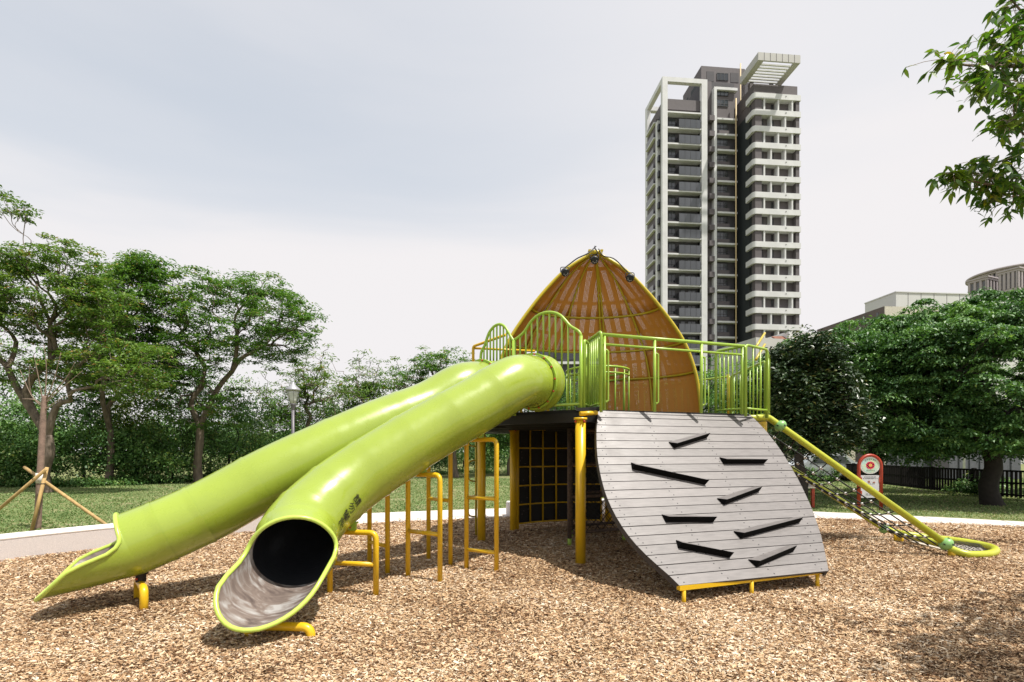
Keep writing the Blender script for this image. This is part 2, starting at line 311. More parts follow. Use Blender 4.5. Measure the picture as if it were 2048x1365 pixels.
# low seat walls along the edge of the play area
def seat_wall(i0, i1, label, hgt=.345, th=.37):
    pts = EDGE[i0:i1+1]; base = pts[len(pts)//2]; t_ = thing('seat_wall', (base.x, base.y, 0), label, 'wall')
    body = MB(); cap = MB(); N = len(pts)
    for mbx, z0, z1, o0, o1 in ((body, -.05, hgt-.05, 0, th), (cap, hgt-.05, hgt, -.006, th+.006)):
        sec = []
        for i, p in enumerate(pts):
            tn = (EDGE[min(i0+i+1, len(EDGE)-1)]-EDGE[i0+i-1]).normalized(); nn = Vector((-tn.y, tn.x, 0)); a = p+nn*o0; c_ = p+nn*o1; ee = 0
            sec.append([(a.x,a.y,z0),(c_.x,c_.y,z0),(c_.x,c_.y,z1),(a.x,a.y,z1)])
        for q_ in sec: mbx.v += q_
        for i in range(N-1):
            for k in range(4): mbx.face((i*4+k, i*4+(k+1) % 4, (i+1)*4+(k+1) % 4, (i+1)*4+k))
        mbx.face((3,2,1,0)); mbx.face([(N-1)*4+k for k in range(4)])
    put('wall_face', body, CONC, t_); put('wall_cap', cap, CONCT, t_, bevel=.02)
seat_wall(1, 29, 'long low white seat wall curving along the left edge of the wood chips')
seat_wall(37, 44, 'short white seat wall block behind the yellow posts under the deck')
# ================================================================== PLAY STRUCTURE
DZ = 2.08
# ---------------- deck and posts
A = Vector((1.18, 6.82, DZ)); B = Vector((3.63, 7.63, DZ)); U = (B-A); U.z = 0; ULEN = U.length; U.normalize(); NO = Vector((U.y, -U.x, 0))
SL0 = Vector((.54, 6.94, 0)); SLD = Vector((.855, -.52, 0)).normalized(); SLN = Vector((-.52, -.855, 0)).normalized()
platform = thing('play_platform', (2.0, 9.0, 0), 'raised black play platform on thick yellow posts with lime guard rails', 'play platform')
dk = [(1.15,6.80),(3.61,7.60),(4.16,8.75),(4.4,10.2),(3.6,11.5),(1.6,11.7),(-.1,10.9),(-.75,9.5),(-.72,7.78),(.98,6.72)]
mb = MB(); mb.prism(dk, DZ-.06, DZ); put('deck', mb, DARK, platform)
mb = MB()
for i in range(len(dk)):
    a = Vector((*dk[i], DZ-.09)); b_ = Vector((*dk[(i+1) % len(dk)], DZ-.09)); mb.box((a+b_)/2+Vector((0,0,-.02)), ((b_-a).length, .05, .13), ax=((b_-a).normalized(), Vector((0,0,1)).cross((b_-a).normalized()), Vector((0,0,1))))
put('deck_fascia', mb, BLACK, platform)
for i in range(7):
    y = 7.4+i*.6; mb = MB(); xa_ = (.9 if i == 0 else -.1 if i == 1 else -.6); xb_ = (2.9 if i == 0 else 3.6 if i == 1 else 3.9); mb.box(((xa_+xb_)/2, y+.1, DZ-.12), (xb_-xa_, .05, .1)); put('joist', mb, BLACK, platform)
for (px, py, dd) in ((1161,1130,0),(963,1085,0),(1027,1063,0),(1217,1052,0)):
    g = G(px, py); mb = MB(); mb.lathe([(.069,-.1),(.069,DZ-.15)], g, 20)
    po = put('post', mb, YEL, platform); mb = MB(); mb.lathe([(.09,DZ-.15),(.09,DZ-.12)], g, 16); put('post_cap', mb, YEL, po)
    mb = MB()
    for k in range(4): mb.lathe([(.013,0),(.013,.02),(.006,.028)], g+Vector((.082*math.cos(k*1.57+.5), .082*math.sin(k*1.57+.5), DZ-.185)), 8)
    put('bolt', mb, RED, po)
for (X, Y) in ((4.27, 8.52),(4.3,10.2),(2.9,11.3)):
    mb = MB(); mb.lathe([(.069,-.1),(.069,DZ-.06)], (X,Y,0), 16); put('post', mb, YEL, platform)
# thin climbing pole with loops beside the left post
cp = G(952, 1073); mb = MB(); mb.tube([cp, cp+Vector((0,0,DZ))], .02, 8); pole = put('climbing_pole', mb, OLIVE, platform)
for z in (.35, .98, 1.6):
    mb = MB(); mb.tube(rounded([cp+Vector((0,0,z)), cp+Vector((-.13,-.08,z+.02)), cp+Vector((-.13,-.08,z+.36)), cp+Vector((0,0,z+.38))], .1), .014, 8); put('foot_loop', mb, OLIVE, pole)
# slanted entry plate beside the ramp
mb = MB(); mb.hexa([(.86,6.66,DZ-.03),(1.17,6.70,DZ-.03),(1.17,7.2,DZ-.03),(.9,7.2,DZ-.03),(.86,6.66,DZ+.01),(1.17,6.70,DZ+.03),(1.17,7.2,DZ+.03),(.9,7.2,DZ+.01)]); put('threshold_plate', mb, BLACK, platform)
mb = MB(); mb.tube([(.90,6.62,DZ-.07),(1.14,6.70,DZ-.05)], .03, 8); put('edge_bar', mb, YEL, platform)
# ---------------- guard rails (each panel: rail > balusters)
def on_line(px, py, p0, dr):
    k = (px-1024)/F; t_ = (k*p0.y-p0.x)/(dr.x-k*dr.y); q = p0+dr*t_; return Vector((q.x, q.y, EYE+(HOR-py)/F*q.y))
def arch(pts, nb, px0, px1, label=None, zbot=DZ+.07):
    top = spline([on_line(a, b_, SL0, SLD) for a, b_ in pts], 5); mb = MB(); mb.tube(top, .021, 8)
    rail = put('arched_rail', mb, GREEN2, platform, label=label)
    e0, e1 = top[0], top[-1]; mb = MB(); mb.tube([(e0.x,e0.y,zbot),(e1.x,e1.y,zbot)], .019, 8); put('bottom_rail', mb, GREEN2, rail)
    for q in (e0, e1): mb = MB(); mb.tube([(q.x,q.y,DZ-.05),(q.x,q.y,q.z)], .024, 8); put('rail_post', mb, GREEN2, rail)
    for k in range(1, nb+1):
        f = k/(nb+1); q = Vector((e0.x+(e1.x-e0.x)*f, e0.y+(e1.y-e0.y)*f, 0)); z = min(top, key=lambda s_: (s_.x-q.x)**2+(s_.y-q.y)**2).z
        c_ = q
        # bars end on top of the slide mouth where the tube passes
        zb = zbot
        for rc in (R0, F0):
            dist = (Vector((q.x,q.y,0))-Vector((rc.x,rc.y,0))-SLN*-.25).dot(SLD)
            if abs(dist) < .385: zb = max(zb, rc.z+math.sqrt(.385**2-dist**2))
        mb = MB(); mb.tube([(q.x,q.y,zb),(q.x,q.y,z)], .013, 6); put('baluster', mb, GREEN2, rail)
R0 = Vector((-.43, 7.24, 2.46)); F0 = Vector((.275, 6.80, 2.46))
arch([(1029,680.6),(1047,666),(1062,644),(1076.5,631),(1091,625.6),(1106,625.6),(1120,631),(1131,642),(1141,653),(1157,663),(1162,672)], 10, 0, 0, 'high arched lime guard rail over the front slide')
arch([(1027,682),(1021,673),(1014,660),(1007,652),(998.7,649),(988.6,653),(979.4,664),(974,677),(969.4,691.6),(963,704),(961.5,717)], 9, 0, 0, 'smaller arched lime guard rail over the rear slide')
RT = 3.07
def panel(p0, p1, nb, ztop=RT, zbot=DZ+.07, posts=(1, 1), r=.021, name='guard_rail', mid=False, label=None):
    p0 = Vector((*p0, 0)); p1 = Vector((*p1, 0)); up = Vector((0,0,1)); mb = MB()
    mb.tube(rounded([p0+up*(DZ-.05), p0+up*ztop, p1+up*ztop, p1+up*(DZ-.05)], .06), r, 8); g = put(name, mb, GREEN2, platform, label=label)
    mb = MB(); mb.tube([p0+up*zbot, p1+up*zbot], .016, 8); put('bottom_rail', mb, GREEN2, g)
    if mid: mb = MB(); mb.tube([p0+up*(ztop-.13), p1+up*(ztop-.13)], .015, 8); put('middle_rail', mb, GREEN2, g)
    for k in range(1, nb+1):
        q = p0.lerp(p1, k/(nb+1)); mb = MB(); mb.tube([q+up*zbot, q+up*(ztop-(.13 if mid else 0))], .012, 6); put('baluster', mb, GREEN2, g)
    return g
panel((1.09,7.22), (1.18,6.62), 6, RT+.03, label='short rail panel at the left end of the ramp top')
panel((3.18,7.80), (3.44,7.36), 6, RT, label='short rail panel at the right end of the ramp top')
panel((3.46,7.40), (3.95,7.74), 2, RT+.02, label='rail panel above the rope net')
panel((3.95,7.76), (4.28,8.33), 3)
panel((.97,6.72), (1.06,6.95), 1, RT-.06)
# open hand rail across the ramp head
a0 = Vector((1.20,6.66,0)); a1 = Vector((3.44,7.40,0)); up = Vector((0,0,1)); mb = MB(); mb.tube([a0+up*(RT+.0), a1+up*RT], .024, 10)
hr = put('hand_rail', mb, GREEN2, platform, label='long double hand rail across the head of the ramp')
mb = MB(); mb.tube([a0+up*(RT-.13), a1+up*(RT-.13)], .017, 8); put('lower_rail', mb, GREEN2, hr)
for f in (.015, .345, .675, .985):
    q = a0.lerp(a1, f); mb = MB(); mb.tube([q+up*(DZ-.02), q+up*(RT-.02)], .022, 8); ps = put('rail_post', mb, GREEN2, hr)
    q2 = q+Vector((.05,-.0,0)); mb = MB(); mb.tube(rounded([q+up*(RT-.2), q2+up*(RT-.21), q2+up*(DZ+.1), q+up*(DZ+.09)], .04), .013, 6); put('grab_bar', mb, GREEN2, hr)
# round rail about the hole in the deck
cc = Vector((1.66, 9.7, 0)); circ = [cc+Vector((.6*math.cos(a), .6*math.sin(a), 0)) for a in np.linspace(0, 2*math.pi, 33)[:-1]]
mb = MB(); mb.tube([q+up*RT for q in circ], .021, 8, closed=True); rr_ = put('round_rail', mb, GREEN2, platform, label='round lime rail in the middle of the deck')
mb = MB(); mb.tube([q+up*(RT-.11) for q in circ], .015, 8, closed=True); put('lower_rail', mb, GREEN2, rr_)
for q in circ[::2]: mb = MB(); mb.tube([q+up*DZ, q+up*(RT-.02)], .012, 6); put('baluster', mb, GREEN2, rr_)
panel((3.6,11.4),(4.45,10.2), 8, 3.05); panel((4.45,10.15),(4.3,8.5), 9, 3.05); panel((2.2,11.6),(3.6,11.4), 9, 3.05)
mb = MB(); mb.tube(rounded([(-.66,8.5,DZ-.1),(-.66,8.5,3.30),(-.1,8.0,3.38)], .05), .024, 8); fr = put('yellow_frame', mb, YEL, platform)
mb = MB(); mb.tube([(-.66,8.5,3.27),(.4,8.75,3.27)], .02, 8); put('frame_bar', mb, YEL, fr)
for X, Y in ((.15,8.2),(.62,8.6),(4.15,9.6)):
    mb = MB(); mb.tube([(X,Y,DZ),(X,Y,3.0)], .022, 8); put('inner_post', mb, YEL, platform)
mb = MB(); mb.tube([(3.9,8.0,3.18),(4.5,8.9,3.62)], .02, 8); mb.tube([(3.9,8.0,2.98),(4.5,8.9,3.42)], .02, 8); put('slanted_rail', mb, OLIVE, platform)
# ---------------- climbing ramp
ramp = thing('climbing_ramp', (2.3, 6.2, 0), 'sloping grey board climbing ramp with angled footholds, shade painted black underneath', 'climbing ramp')
NB = 20; th0, th1 = math.radians(52), math.radians(34); SLEN = 0; prof = [(0., 0.)]
for k in range(200):
    th = th0+(th1-th0)*(k+.5)/200; prof.append((prof[-1][0]+math.cos(th), prof[-1][1]-math.sin(th)))
sc = (DZ-.19)/-prof[-1][1]; prof = [(a*sc, DZ+.0+b_*sc) for a, b_ in prof]
off_scale = 1.965/prof[-1][0]; prof = [(a*off_scale, z) for a, z in prof]
PA = np.array(prof); SS = np.linspace(0, 1, 201)
def prf(s_): return float(np.interp(s_, SS, PA[:,0])), float(np.interp(s_, SS, PA[:,1]))
def rp(s_, u): o_, z = prf(s_); return Vector((A.x, A.y, 0))+NO*o_+U*u+Vector((0,0,z))
def rnorm(s_):
    a, za = prf(max(s_-.01, 0)); b_, zb = prf(min(s_+.01, 1)); tn = (NO*(b_-a)+Vector((0,0,zb-za))).normalized(); return U.cross(tn).normalized()*(1 if U.cross(tn).z > 0 else -1)
def ramp_hit(px, py):
    k = (px-1024)/F; m_ = (HOR-py)/F; kv = Vector((k, 1, 0)); na = NO.dot(Vector((A.x, A.y, 0)))
    lo, hi = 0., 1.
    def fn(s_): o_, z = prf(s_); t_ = (o_+na)/NO.dot(kv); return EYE+m_*t_-z, t_
    for _ in range(40):
        mid = (lo+hi)/2
        if fn(mid)[0] > 0: hi = mid
        else: lo = mid
    s_ = (lo+hi)/2; t_ = fn(s_)[1]; q = kv*t_; return s_, (q-Vector((A.x, A.y, 0))).dot(U)
LO = [(1197,822),(1193.5,850),(1193,880),(1195,915),(1202,955),(1212,990),(1226,1022),(1243,1052),(1268,1085),(1300,1118),(1330,1144),(1356,1167)]
RO = [(1500,829),(1524,853),(1545,878),(1564,904),(1580,930),(1596,958),(1610,986),(1622,1013),(1633,1042),(1642,1070),(1649,1100),(1655,1128),(1658,1146)]
lh = np.array(sorted(ramp_hit(*q) for q in [tuple(v)[:2] for v in spline([(a, b_, 0) for a, b_ in LO], 6)])); rh = np.array(sorted(ramp_hit(*q) for q in [tuple(v)[:2] for v in spline([(a, b_, 0) for a, b_ in RO], 6)]))
ul = lambda s_: float(np.interp(s_, lh[:,0], lh[:,1])); ur = lambda s_: float(np.interp(s_, rh[:,0], rh[:,1]))
screws = MB(); TH = .03
for k in range(NB):
    s0 = k/NB+.0012; s1 = (k+1)/NB-.0014; mb = MB(); N = 6; jj = random.uniform(-.0015, .0015)
    for s_, dz in ((s0, 0), (s1, 0), (s1, -TH), (s0, -TH)):
        nrm = rnorm(s_)
        for q in range(N+1):
            u = ul(s_)+(ur(s_)-ul(s_))*q/N; mb.v.append(tuple(rp(s_, u)+nrm*(dz+jj)))
    M = N+1
    for q in range(N):
        for a in range(4): b_ = (a+1) % 4; mb.face((a*M+q, a*M+q+1, b_*M+q+1, b_*M+q), 0 if a == 0 else 1)
    mb.face((0, M, 2*M, 3*M), 1); mb.face((3*M+N, 2*M+N, M+N, N), 1)
    bm_ = BOARD
    o = put('board', mb, [bm_, BEDGE], ramp, bevel=.003)
    for fu in (.035, .30, .60, .93):
        u = ul((s0+s1)/2)+(ur((s0+s1)/2)-ul((s0+s1)/2))*fu
        for ds in (.25, .75):
            s_ = s0+(s1-s0)*ds; uu = u+(ds-.5)*.06; screws.lathe([(.008,0),(.008,.0025)], rp(s_, uu)+rnorm(s_)*(jj-.0002), 6, axis=rnorm(s_))
so_ = put('screw_head', screws, BLACK, ramp, kind='stuff')
for side, fnn in ((-1, ul), (1, ur)):
    mb = MB(); n_ = 40
    for i in range(n_+1):
        s_ = i/n_; nrm = rnorm(s_); u = fnn(s_)-side*.004
        for du, dn in ((0,-TH-.001),(side*-.04,-TH-.001),(side*-.04,-TH-.045),(0,-TH-.045)): mb.v.append(tuple(rp(s_, u+du)+nrm*dn))
    for i in range(n_):
        for k in range(4): mb.face((i*4+k, i*4+(k+1) % 4, i*4+4+(k+1) % 4, i*4+4+k), 0, False)
    mb.face((0,1,2,3)); mb.face((n_*4+3,n_*4+2,n_*4+1,n_*4)); put('side_frame', mb, BEDGE, ramp)
for fu in (.3, .62):
    mb = MB(); pth = [rp(s_, ul(s_)+(ur(s_)-ul(s_))*fu)-rnorm(s_)*(TH+.05) for s_ in np.linspace(0, .93, 20)]; mb.tube(pth, .03, 6); put('stringer', mb, YEL, ramp)
e0 = G(1357,1212)+Vector((0,.03,.165)); e1 = G(1655,1173)+Vector((0,.03,.165)); ed = (e1-e0).normalized()
mb = MB(); mb.box((e0+e1)/2, ((e1-e0).length-.02, .05, .045), ax=(ed, Vector((0,0,1)).cross(ed), Vector((0,0,1)))); put('front_beam', mb, YEL, ramp)
for gx, gy, f in ((1369,1210,.06), (1505,1193,.49), (1637,1175,.955)):
    q = e0.lerp(e1, f); g_ = G(gx, gy); q = Vector((g_.x, g_.y+.02, q.z)); mb = MB(); mb.tube([(q.x,q.y,-.06),(q.x,q.y,q.z-.01)], .021, 10); put('leg', mb, YEL, ramp)
for (a, b_, a2, b2_) in ((735,348,932,285),(1028,440,1270,440),(485,472,920,565),(1030,685,1240,605),(685,787,968,787),(1130,885,1480,790),(758,940,1065,1000),(1225,1055,1445,960)):
    cv = lambda x_, y_: (1100+x_/2.967, 780+y_/2.967)
    s0, u0 = ramp_hit(*cv(a, b_)); s1, u1 = ramp_hit(*cv(a2, b2_)); p0 = rp(s0, u0); p1 = rp(s1, u1); n0 = rnorm(s0); n1_ = rnorm(s1)
    d0 = (p1-p0).normalized(); upd = n0.cross(d0); upd = upd if upd.z > 0 else -upd; h = .085; e_ = .003
    pts = [p0+n0*e_, p1+n1_*e_, p1+n1_*e_+upd*.09, p0+n0*e_+upd*.11, p0+n0*h+upd*.012+d0*.02, p1+n1_*h+upd*.012+d0*.02, p1+n1_*.006+upd*.092, p0+n0*.010+upd*.115]
    mb = MB(); i = 0; mb.v += [tuple(q) for q in pts]
    mb.face((3,2,1,0), 1); mb.face((4,5,6,7), 0); mb.face((0,1,5,4), 1); mb.face((1,2,6,5), 1); mb.face((2,3,7,6), 0); mb.face((3,0,4,7), 1)
    put('foothold', mb, [BOARD, mat('foothold_shade_black', (.004,.004,.004), .8, spec=.1)], ramp, bevel=.002)  # underside and ends blackened: their shade is put into the colour
# ---------------- tube slides
INM = bpy.data.materials.new('worn_steel_lining'); INM.use_nodes = True; t = INM.node_tree; b = t.nodes['Principled BSDF']; l = t.links.new
b.inputs['Metallic'].default_value = .35; b.inputs['Roughness'].default_value = .4
tcn = t.nodes.new('ShaderNodeTexCoord'); n1 = t.nodes.new('ShaderNodeTexNoise'); n1.inputs['Scale'].default_value = 2.6; n1.inputs['Detail'].default_value = 7; n1.inputs['Distortion'].default_value = 1.2
mpn = t.nodes.new('ShaderNodeMapping'); mpn.inputs['Scale'].default_value = (1.6, 3.4, 1.6); r = t.nodes.new('ShaderNodeValToRGB'); e = r.color_ramp.elements
e[0].position = .30; e[0].color = (.13,.10,.09,1); e[1].position = .68; e[1].color = (.52,.50,.48,1); q = e.new(.5); q.color = (.27,.215,.185,1)
n2 = t.nodes.new('ShaderNodeTexNoise'); n2.inputs['Scale'].default_value = 1.2; mpn2 = t.nodes.new('ShaderNodeMapping'); mpn2.inputs['Scale'].default_value = (3, 40, 40)
bp = t.nodes.new('ShaderNodeBump'); bp.inputs['Strength'].default_value = .15; bp.inputs['Distance'].default_value = .01
l(tcn.outputs['Object'], mpn.inputs[0]); l(mpn.outputs[0], n1.inputs['Vector']); l(n1.outputs[0], r.inputs[0]); l(r.outputs[0], b.inputs['Base Color']); l(tcn.outputs['Object'], mpn2.inputs[0]); l(mpn2.outputs[0], n2.inputs['Vector']); l(n2.outputs[0], bp.inputs['Height']); l(bp.outputs[0], b.inputs['Normal'])
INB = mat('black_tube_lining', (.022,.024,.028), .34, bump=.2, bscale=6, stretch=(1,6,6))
def slide(name, ctrl, rads, lip, label, sections, frames, text=False):
    """ctrl: centre line from the deck down to the mouth, then the open lip follows the last point along lip"""
    root = thing(name, (ctrl[-1][0], ctrl[-1][1], 0), label, 'slide', 'twin lime tube slides')
    path = spline(ctrl, 10); M = len(path); ctr = np.linspace(0, len(ctrl)-1, M); rad = [float(np.interp(c_, range(len(rads)), rads)) for c_ in ctr]
    fr_ = []
    for i in range(M):
        tn = (path[min(i+1, M-1)]-path[max(i-1, 0)]).normalized(); sd2 = tn.cross(Vector((0,0,1))).normalized(); upv = sd2.cross(tn).normalized(); fr_.append((path[i], tn, sd2, upv, rad[i]))
    NS = 48
    def ring(fr1, r_, flat=1.0):
        p, tn, s2, uv_, _ = fr1; return [p+s2*math.sin(a)*r_ - uv_*math.cos(a)*r_ for a in np.linspace(0, 2*math.pi, NS, endpoint=False)]
    cuts = [int(round(f*(M-1))) for f in sections]
    for a, b_ in zip(cuts[:-1], cuts[1:]):
        mb = MB(); rows = []
        for i in range(a, b_+1):
            rows.append(ring(fr_[i], rad[i]+(.007 if i == a and a > 0 else 0)))
        if a > 0:                              # slight bead where the sections are joined
            f0 = fr_[a]; rows = [[q-f0[1]*.012 for q in ring(f0, rad[a]+.007)]] + rows
        for rw in rows: mb.v += [tuple(q) for q in rw]
        for i in range(len(rows)-1):
            for k in range(NS): mb.face((i*NS+k, i*NS+(k+1) % NS, (i+1)*NS+(k+1) % NS, (i+1)*NS+k), 0, True)
        put('tube_section', mb, GREEN, root)
    # inner lining
    mb = MB(); rows = [ring(fr_[i], rad[i]-.012) for i in range(0, M)]
    for rw in rows: mb.v += [tuple(q) for q in rw]
    for i in range(len(rows)-1):
        for k in range(NS): mb.face((i*NS+k, (i+1)*NS+k, (i+1)*NS+(k+1) % NS, i*NS+(k+1) % NS), 0, True)
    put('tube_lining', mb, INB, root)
    # open lip: each generator line runs on beyond the mouth by an amount that depends on its height
    p, tn, s2, uv_, r_ = fr_[-1]; ldir = Vector(lip[0]).normalized(); LL = lip[1]
    def send(h): return float(np.interp(h, [-1,-.8,-.5,-.28,-.17,-.08,.0,.10,.30,1], [1.0,.88,.72,.60,.50,.34,.20,.11,.035,0.0]))*LL
    lipo = MB(); lipi = MB(); rimp = []; NP = 10; up_ = Vector((0,0,1)); flare = .02
    ang = np.linspace(0, 2*math.pi, NS, endpoint=False)
    for j in range(NP+1):
        for a in ang:
            h = -math.cos(a); e_ = send(h)*j/NP; rr2 = r_*(1+flare*(j/NP))
            bow = Vector((0,0,1))*(.03*(e_/LL)**2)
            for mbx, dr in ((lipo, 0), (lipi, -.012)):
                q = p+s2*math.sin(a)*(rr2+dr)*(1+.10*(e_/LL))-uv_*math.cos(a)*(rr2+dr)+ldir*e_+bow; mbx.v.append(tuple(q))
                if j == NP and mbx is lipo: rimp.append(q)
    for j in range(NP):
        for k in range(NS):
            a_, b_ = j*NS+k, j*NS+(k+1) % NS; lipo.face((a_, b_, b_+NS, a_+NS), 0, True); lipi.face((a_, a_+NS, b_+NS, b_), 0, True)
    put('lip', lipo, GREEN, root); put('lip_lining', lipi, INM, root)
    mb = MB(); mb.tube(rimp, .019, 10, closed=True); put('rim', mb, RIMG, root)
    # flange ring and collar at the deck
    f0 = fr_[0]; mb = MB(); tn0 = f0[1]
    def band(p_, r0, r1, wdt, ax_): m2 = MB(); m2.lathe([(r0,-wdt/2),(r1,-wdt/2),(r1,wdt/2),(r0,wdt/2)], p_, 48, axis=ax_); m2.f = m2.f[:-2]; m2.m = m2.m[:-2]; m2.s = [False]*len(m2.f); return m2
    fl = put('flange', band(f0[0], r_*1.0, rad[0]+.035, .028, tn0), GREEN2, root)
    for k in range(14):
        a = 2*math.pi*k/14+.2; q = f0[0]+(f0[2]*math.sin(a)-f0[3]*math.cos(a))*(rad[0]+.018)+tn0*.014
        m2 = MB(); m2.lathe([(.013,0),(.012,.012),(.005,.019)], q, 8, axis=tn0); put('bolt', m2, RED, fl)
    bk = -tn0; m2 = MB(); m2.lathe([(rad[0],.0),(rad[0]+.002,.10),(rad[0]+.012,.13),(rad[0]+.03,.17),(rad[0]+.045,.19),(rad[0]+.045,.21)], f0[0], 48, axis=SLN*-1); m2.f = m2.f[:-2]; m2.m = m2.m[:-2]; m2.s = m2.s[:-2]; put('mouth_collar', m2, GREEN, root)
    m2 = MB(); m2.lathe([(.02,0),(rad[0]-.015,0),(rad[0]-.015,.01)], f0[0]-tn0*.2, 32, axis=tn0)
    # support frames
    for fdef in frames:
        g0, g1, zt, bars = fdef; g0 = Vector((g0.x, g0.y, -.05)); g1 = Vector((g1.x, g1.y, -.05)); up1 = Vector((0,0,1)); rr3 = .030 if zt > .5 else .036
        m2 = MB(); m2.tube(rounded([g0, g0+up1*(zt+.05), g1+up1*(zt+.05), g1], .075), rr3, 10); sf = put('support_frame', m2, YEL, root)
        for z in bars: m2 = MB(); m2.tube([Vector((g0.x,g0.y,z)), Vector((g1.x,g1.y,z))], .026, 8); put('cross_bar', m2, YEL, sf)
        if zt < .15: continue
        md = (g0+g1)/2; m2 = MB(); m2.box((md.x, md.y, zt+.055), (.07,.05,.07)); m2.box((md.x, md.y, zt+.1), (.10,.07,.015)); bk_ = put('bracket', m2, GREEN2 if zt > .5 else BLACK, sf)
        m2 = MB(); m2.lathe([(.012,0),(.010,.012)], (md.x-.02, md.y-.027, zt+.055), 8, axis=(0,-1,0)); put('bracket_bolt', m2, RED, sf)
    return root, fr_, path
frontslide, FFR, FP = slide('tube_slide', [F0, (.02,6.47,2.39), (-.46,6.18,2.07), (-1.18,5.78,1.60), (-1.78,5.35,1.14), (-2.03,4.86,.78), (-1.93,4.46,.60)], [.35,.35,.35,.35,.352,.355,.358],
    ((.04,-.99,-.13), .88), 'front lime tube slide that bends toward the camera, with black characters on its side', [0,.27,.40,.50,.60,.70,.80,.90,1],
    [(G(816,1155.5), G(880,1168), 1.24, (.56,)), (G(933,1138), G(993,1146), 1.66, (.25,.92)), (G(660,1188), G(752,1193), .66, (.33,)), (G(497,1279), G(622,1282), .11, ())])
rearslide, RFR, RP = slide('tube_slide', [R0, (-.70,6.95,2.38), (-1.12,6.68,2.10), (-1.75,6.22,1.78), (-2.60,5.60,1.28), (-3.12,5.24,.92), (-3.42,5.03,.745), (-3.69,4.85,.61)], [.35,.35,.342,.335,.328,.322,.316,.314],
    ((-.77,-.62,-.18), .80), 'rear straight lime tube slide ending furthest left in front of the seat wall', [0,.36,.48,.62,.76,.88,1],
    [(G(739,1139), G(775,1150), 1.30, (.35,)), (G(857,1121), G(901,1132), 1.70, (.86,)), (G(288,1225), G(276,1203), .22, ())])
# lettering on the front slide: four characters running up the tube, drawn stroke by stroke
GL = [[[(.15,.98),(.3,.92)],[(.02,.82),(.45,.82)],[(.08,.68),(.4,.68)],[(.08,.55),(.4,.55)],[(.08,.4),(.4,.4),(.4,.08),(.08,.08),(.08,.4)],[(.52,.92),(.96,.92)],[(.56,.8),(.92,.8)],[(.5,.68),(.98,.68)],[(.74,1.0),(.74,.68)],[(.58,0),(.58,.56),(.9,.56),(.9,.0)],[(.58,.38),(.9,.38)],[(.58,.22),(.9,.22)]],
 [[(.34,1.0),(.24,.8),(.06,.6)],[(.28,.82),(.92,.82),(.88,.2),(.8,.02),(.66,.06)],[(.5,.8),(.36,.5),(.12,.28)],[(.72,.8),(.56,.38),(.28,.08)]],
 [[(.02,.88),(.3,.88)],[(.16,1),(.16,.6)],[(.16,.85),(.03,.65)],[(.16,.85),(.3,.68)],[(.7,.88),(.98,.88)],[(.84,1),(.84,.6)],[(.84,.85),(.7,.68)],[(.84,.85),(.98,.65)],[(.4,.98),(.6,.8)],[(.6,.98),(.4,.8)],[(.4,.78),(.6,.6)],[(.6,.78),(.4,.6)],[(.06,.5),(.94,.5)],[(.46,.58),(.34,.4),(.06,.28)],[(.58,.5),(.7,.38),(.94,.28)],[(.34,.34),(.66,.38)],[(.26,.23),(.74,.23)],[(.08,.11),(.92,.11)],[(.5,.36),(.5,-.03),(.38,.0)]],
 [[(.46,1.0),(.1,.9),(.1,.4),(.0,.06)],[(.25,.92),(.25,.34)],[(.38,.95),(.40,.5),(.5,.3)],[(.5,.86),(.92,.86),(.92,.5),(.5,.5)],[(.5,.88),(.5,.26),(.56,.2)],[(.71,.86),(.71,.5)],[(.05,.06),(.4,.12),(.98,.08),(.98,.22)]]]
arc = [0.]
for i in range(1, len(FP)): arc.append(arc[-1]+(FP[i]-FP[i-1]).length)
best = None
for i in range(20, len(FP)-1):
    p, tn, s2, uv_, r_ = FFR[i]
    for a in np.linspace(-3.1, 3.1, 160):
        q = p+s2*math.sin(a)*r_-uv_*math.cos(a)*r_; nrm = (q-p).normalized()
        if nrm.dot(Vector((0,0,EYE))-q) <= 0: continue
        px = 1024+q.x/q.y*F; py = HOR-(q.z-EYE)/q.y*F; dd = (px-698)**2+(py-1024)**2
        if best is None or dd < best[0]: best = (dd, i, a)
_, ib, ab = best; p, tn, s2, uv_, r_ = FFR[ib]; nrm = (s2*math.sin(ab)-uv_*math.cos(ab)); der = (s2*math.cos(ab)+uv_*math.sin(ab)); SGN = 1 if (-tn).cross(nrm).dot(der) > 0 else -1
def on_tube(sx_, sy_, lift=.009):
    """sx_ to the reader's right, sy_ up the slide, metres from the middle of the lettering"""
    s_ = arc[ib]-sy_; i = int(np.clip(np.searchsorted(arc, s_)-1, 0, len(FP)-2)); f = (s_-arc[i])/(arc[i+1]-arc[i])
    p0_, t0_, sa, ua, ra = FFR[i]; p1_, t1_, sb, ub, rb = FFR[i+1]; p = p0_.lerp(p1_, f); s2 = sa.lerp(sb, f).normalized(); uu = ua.lerp(ub, f).normalized()
    a = ab+SGN*sx_/ra; return p+(s2*math.sin(a)-uu*math.cos(a))*(ra+(rb-ra)*f+lift)
CWD, CHT, CSP = .105, .105, .128
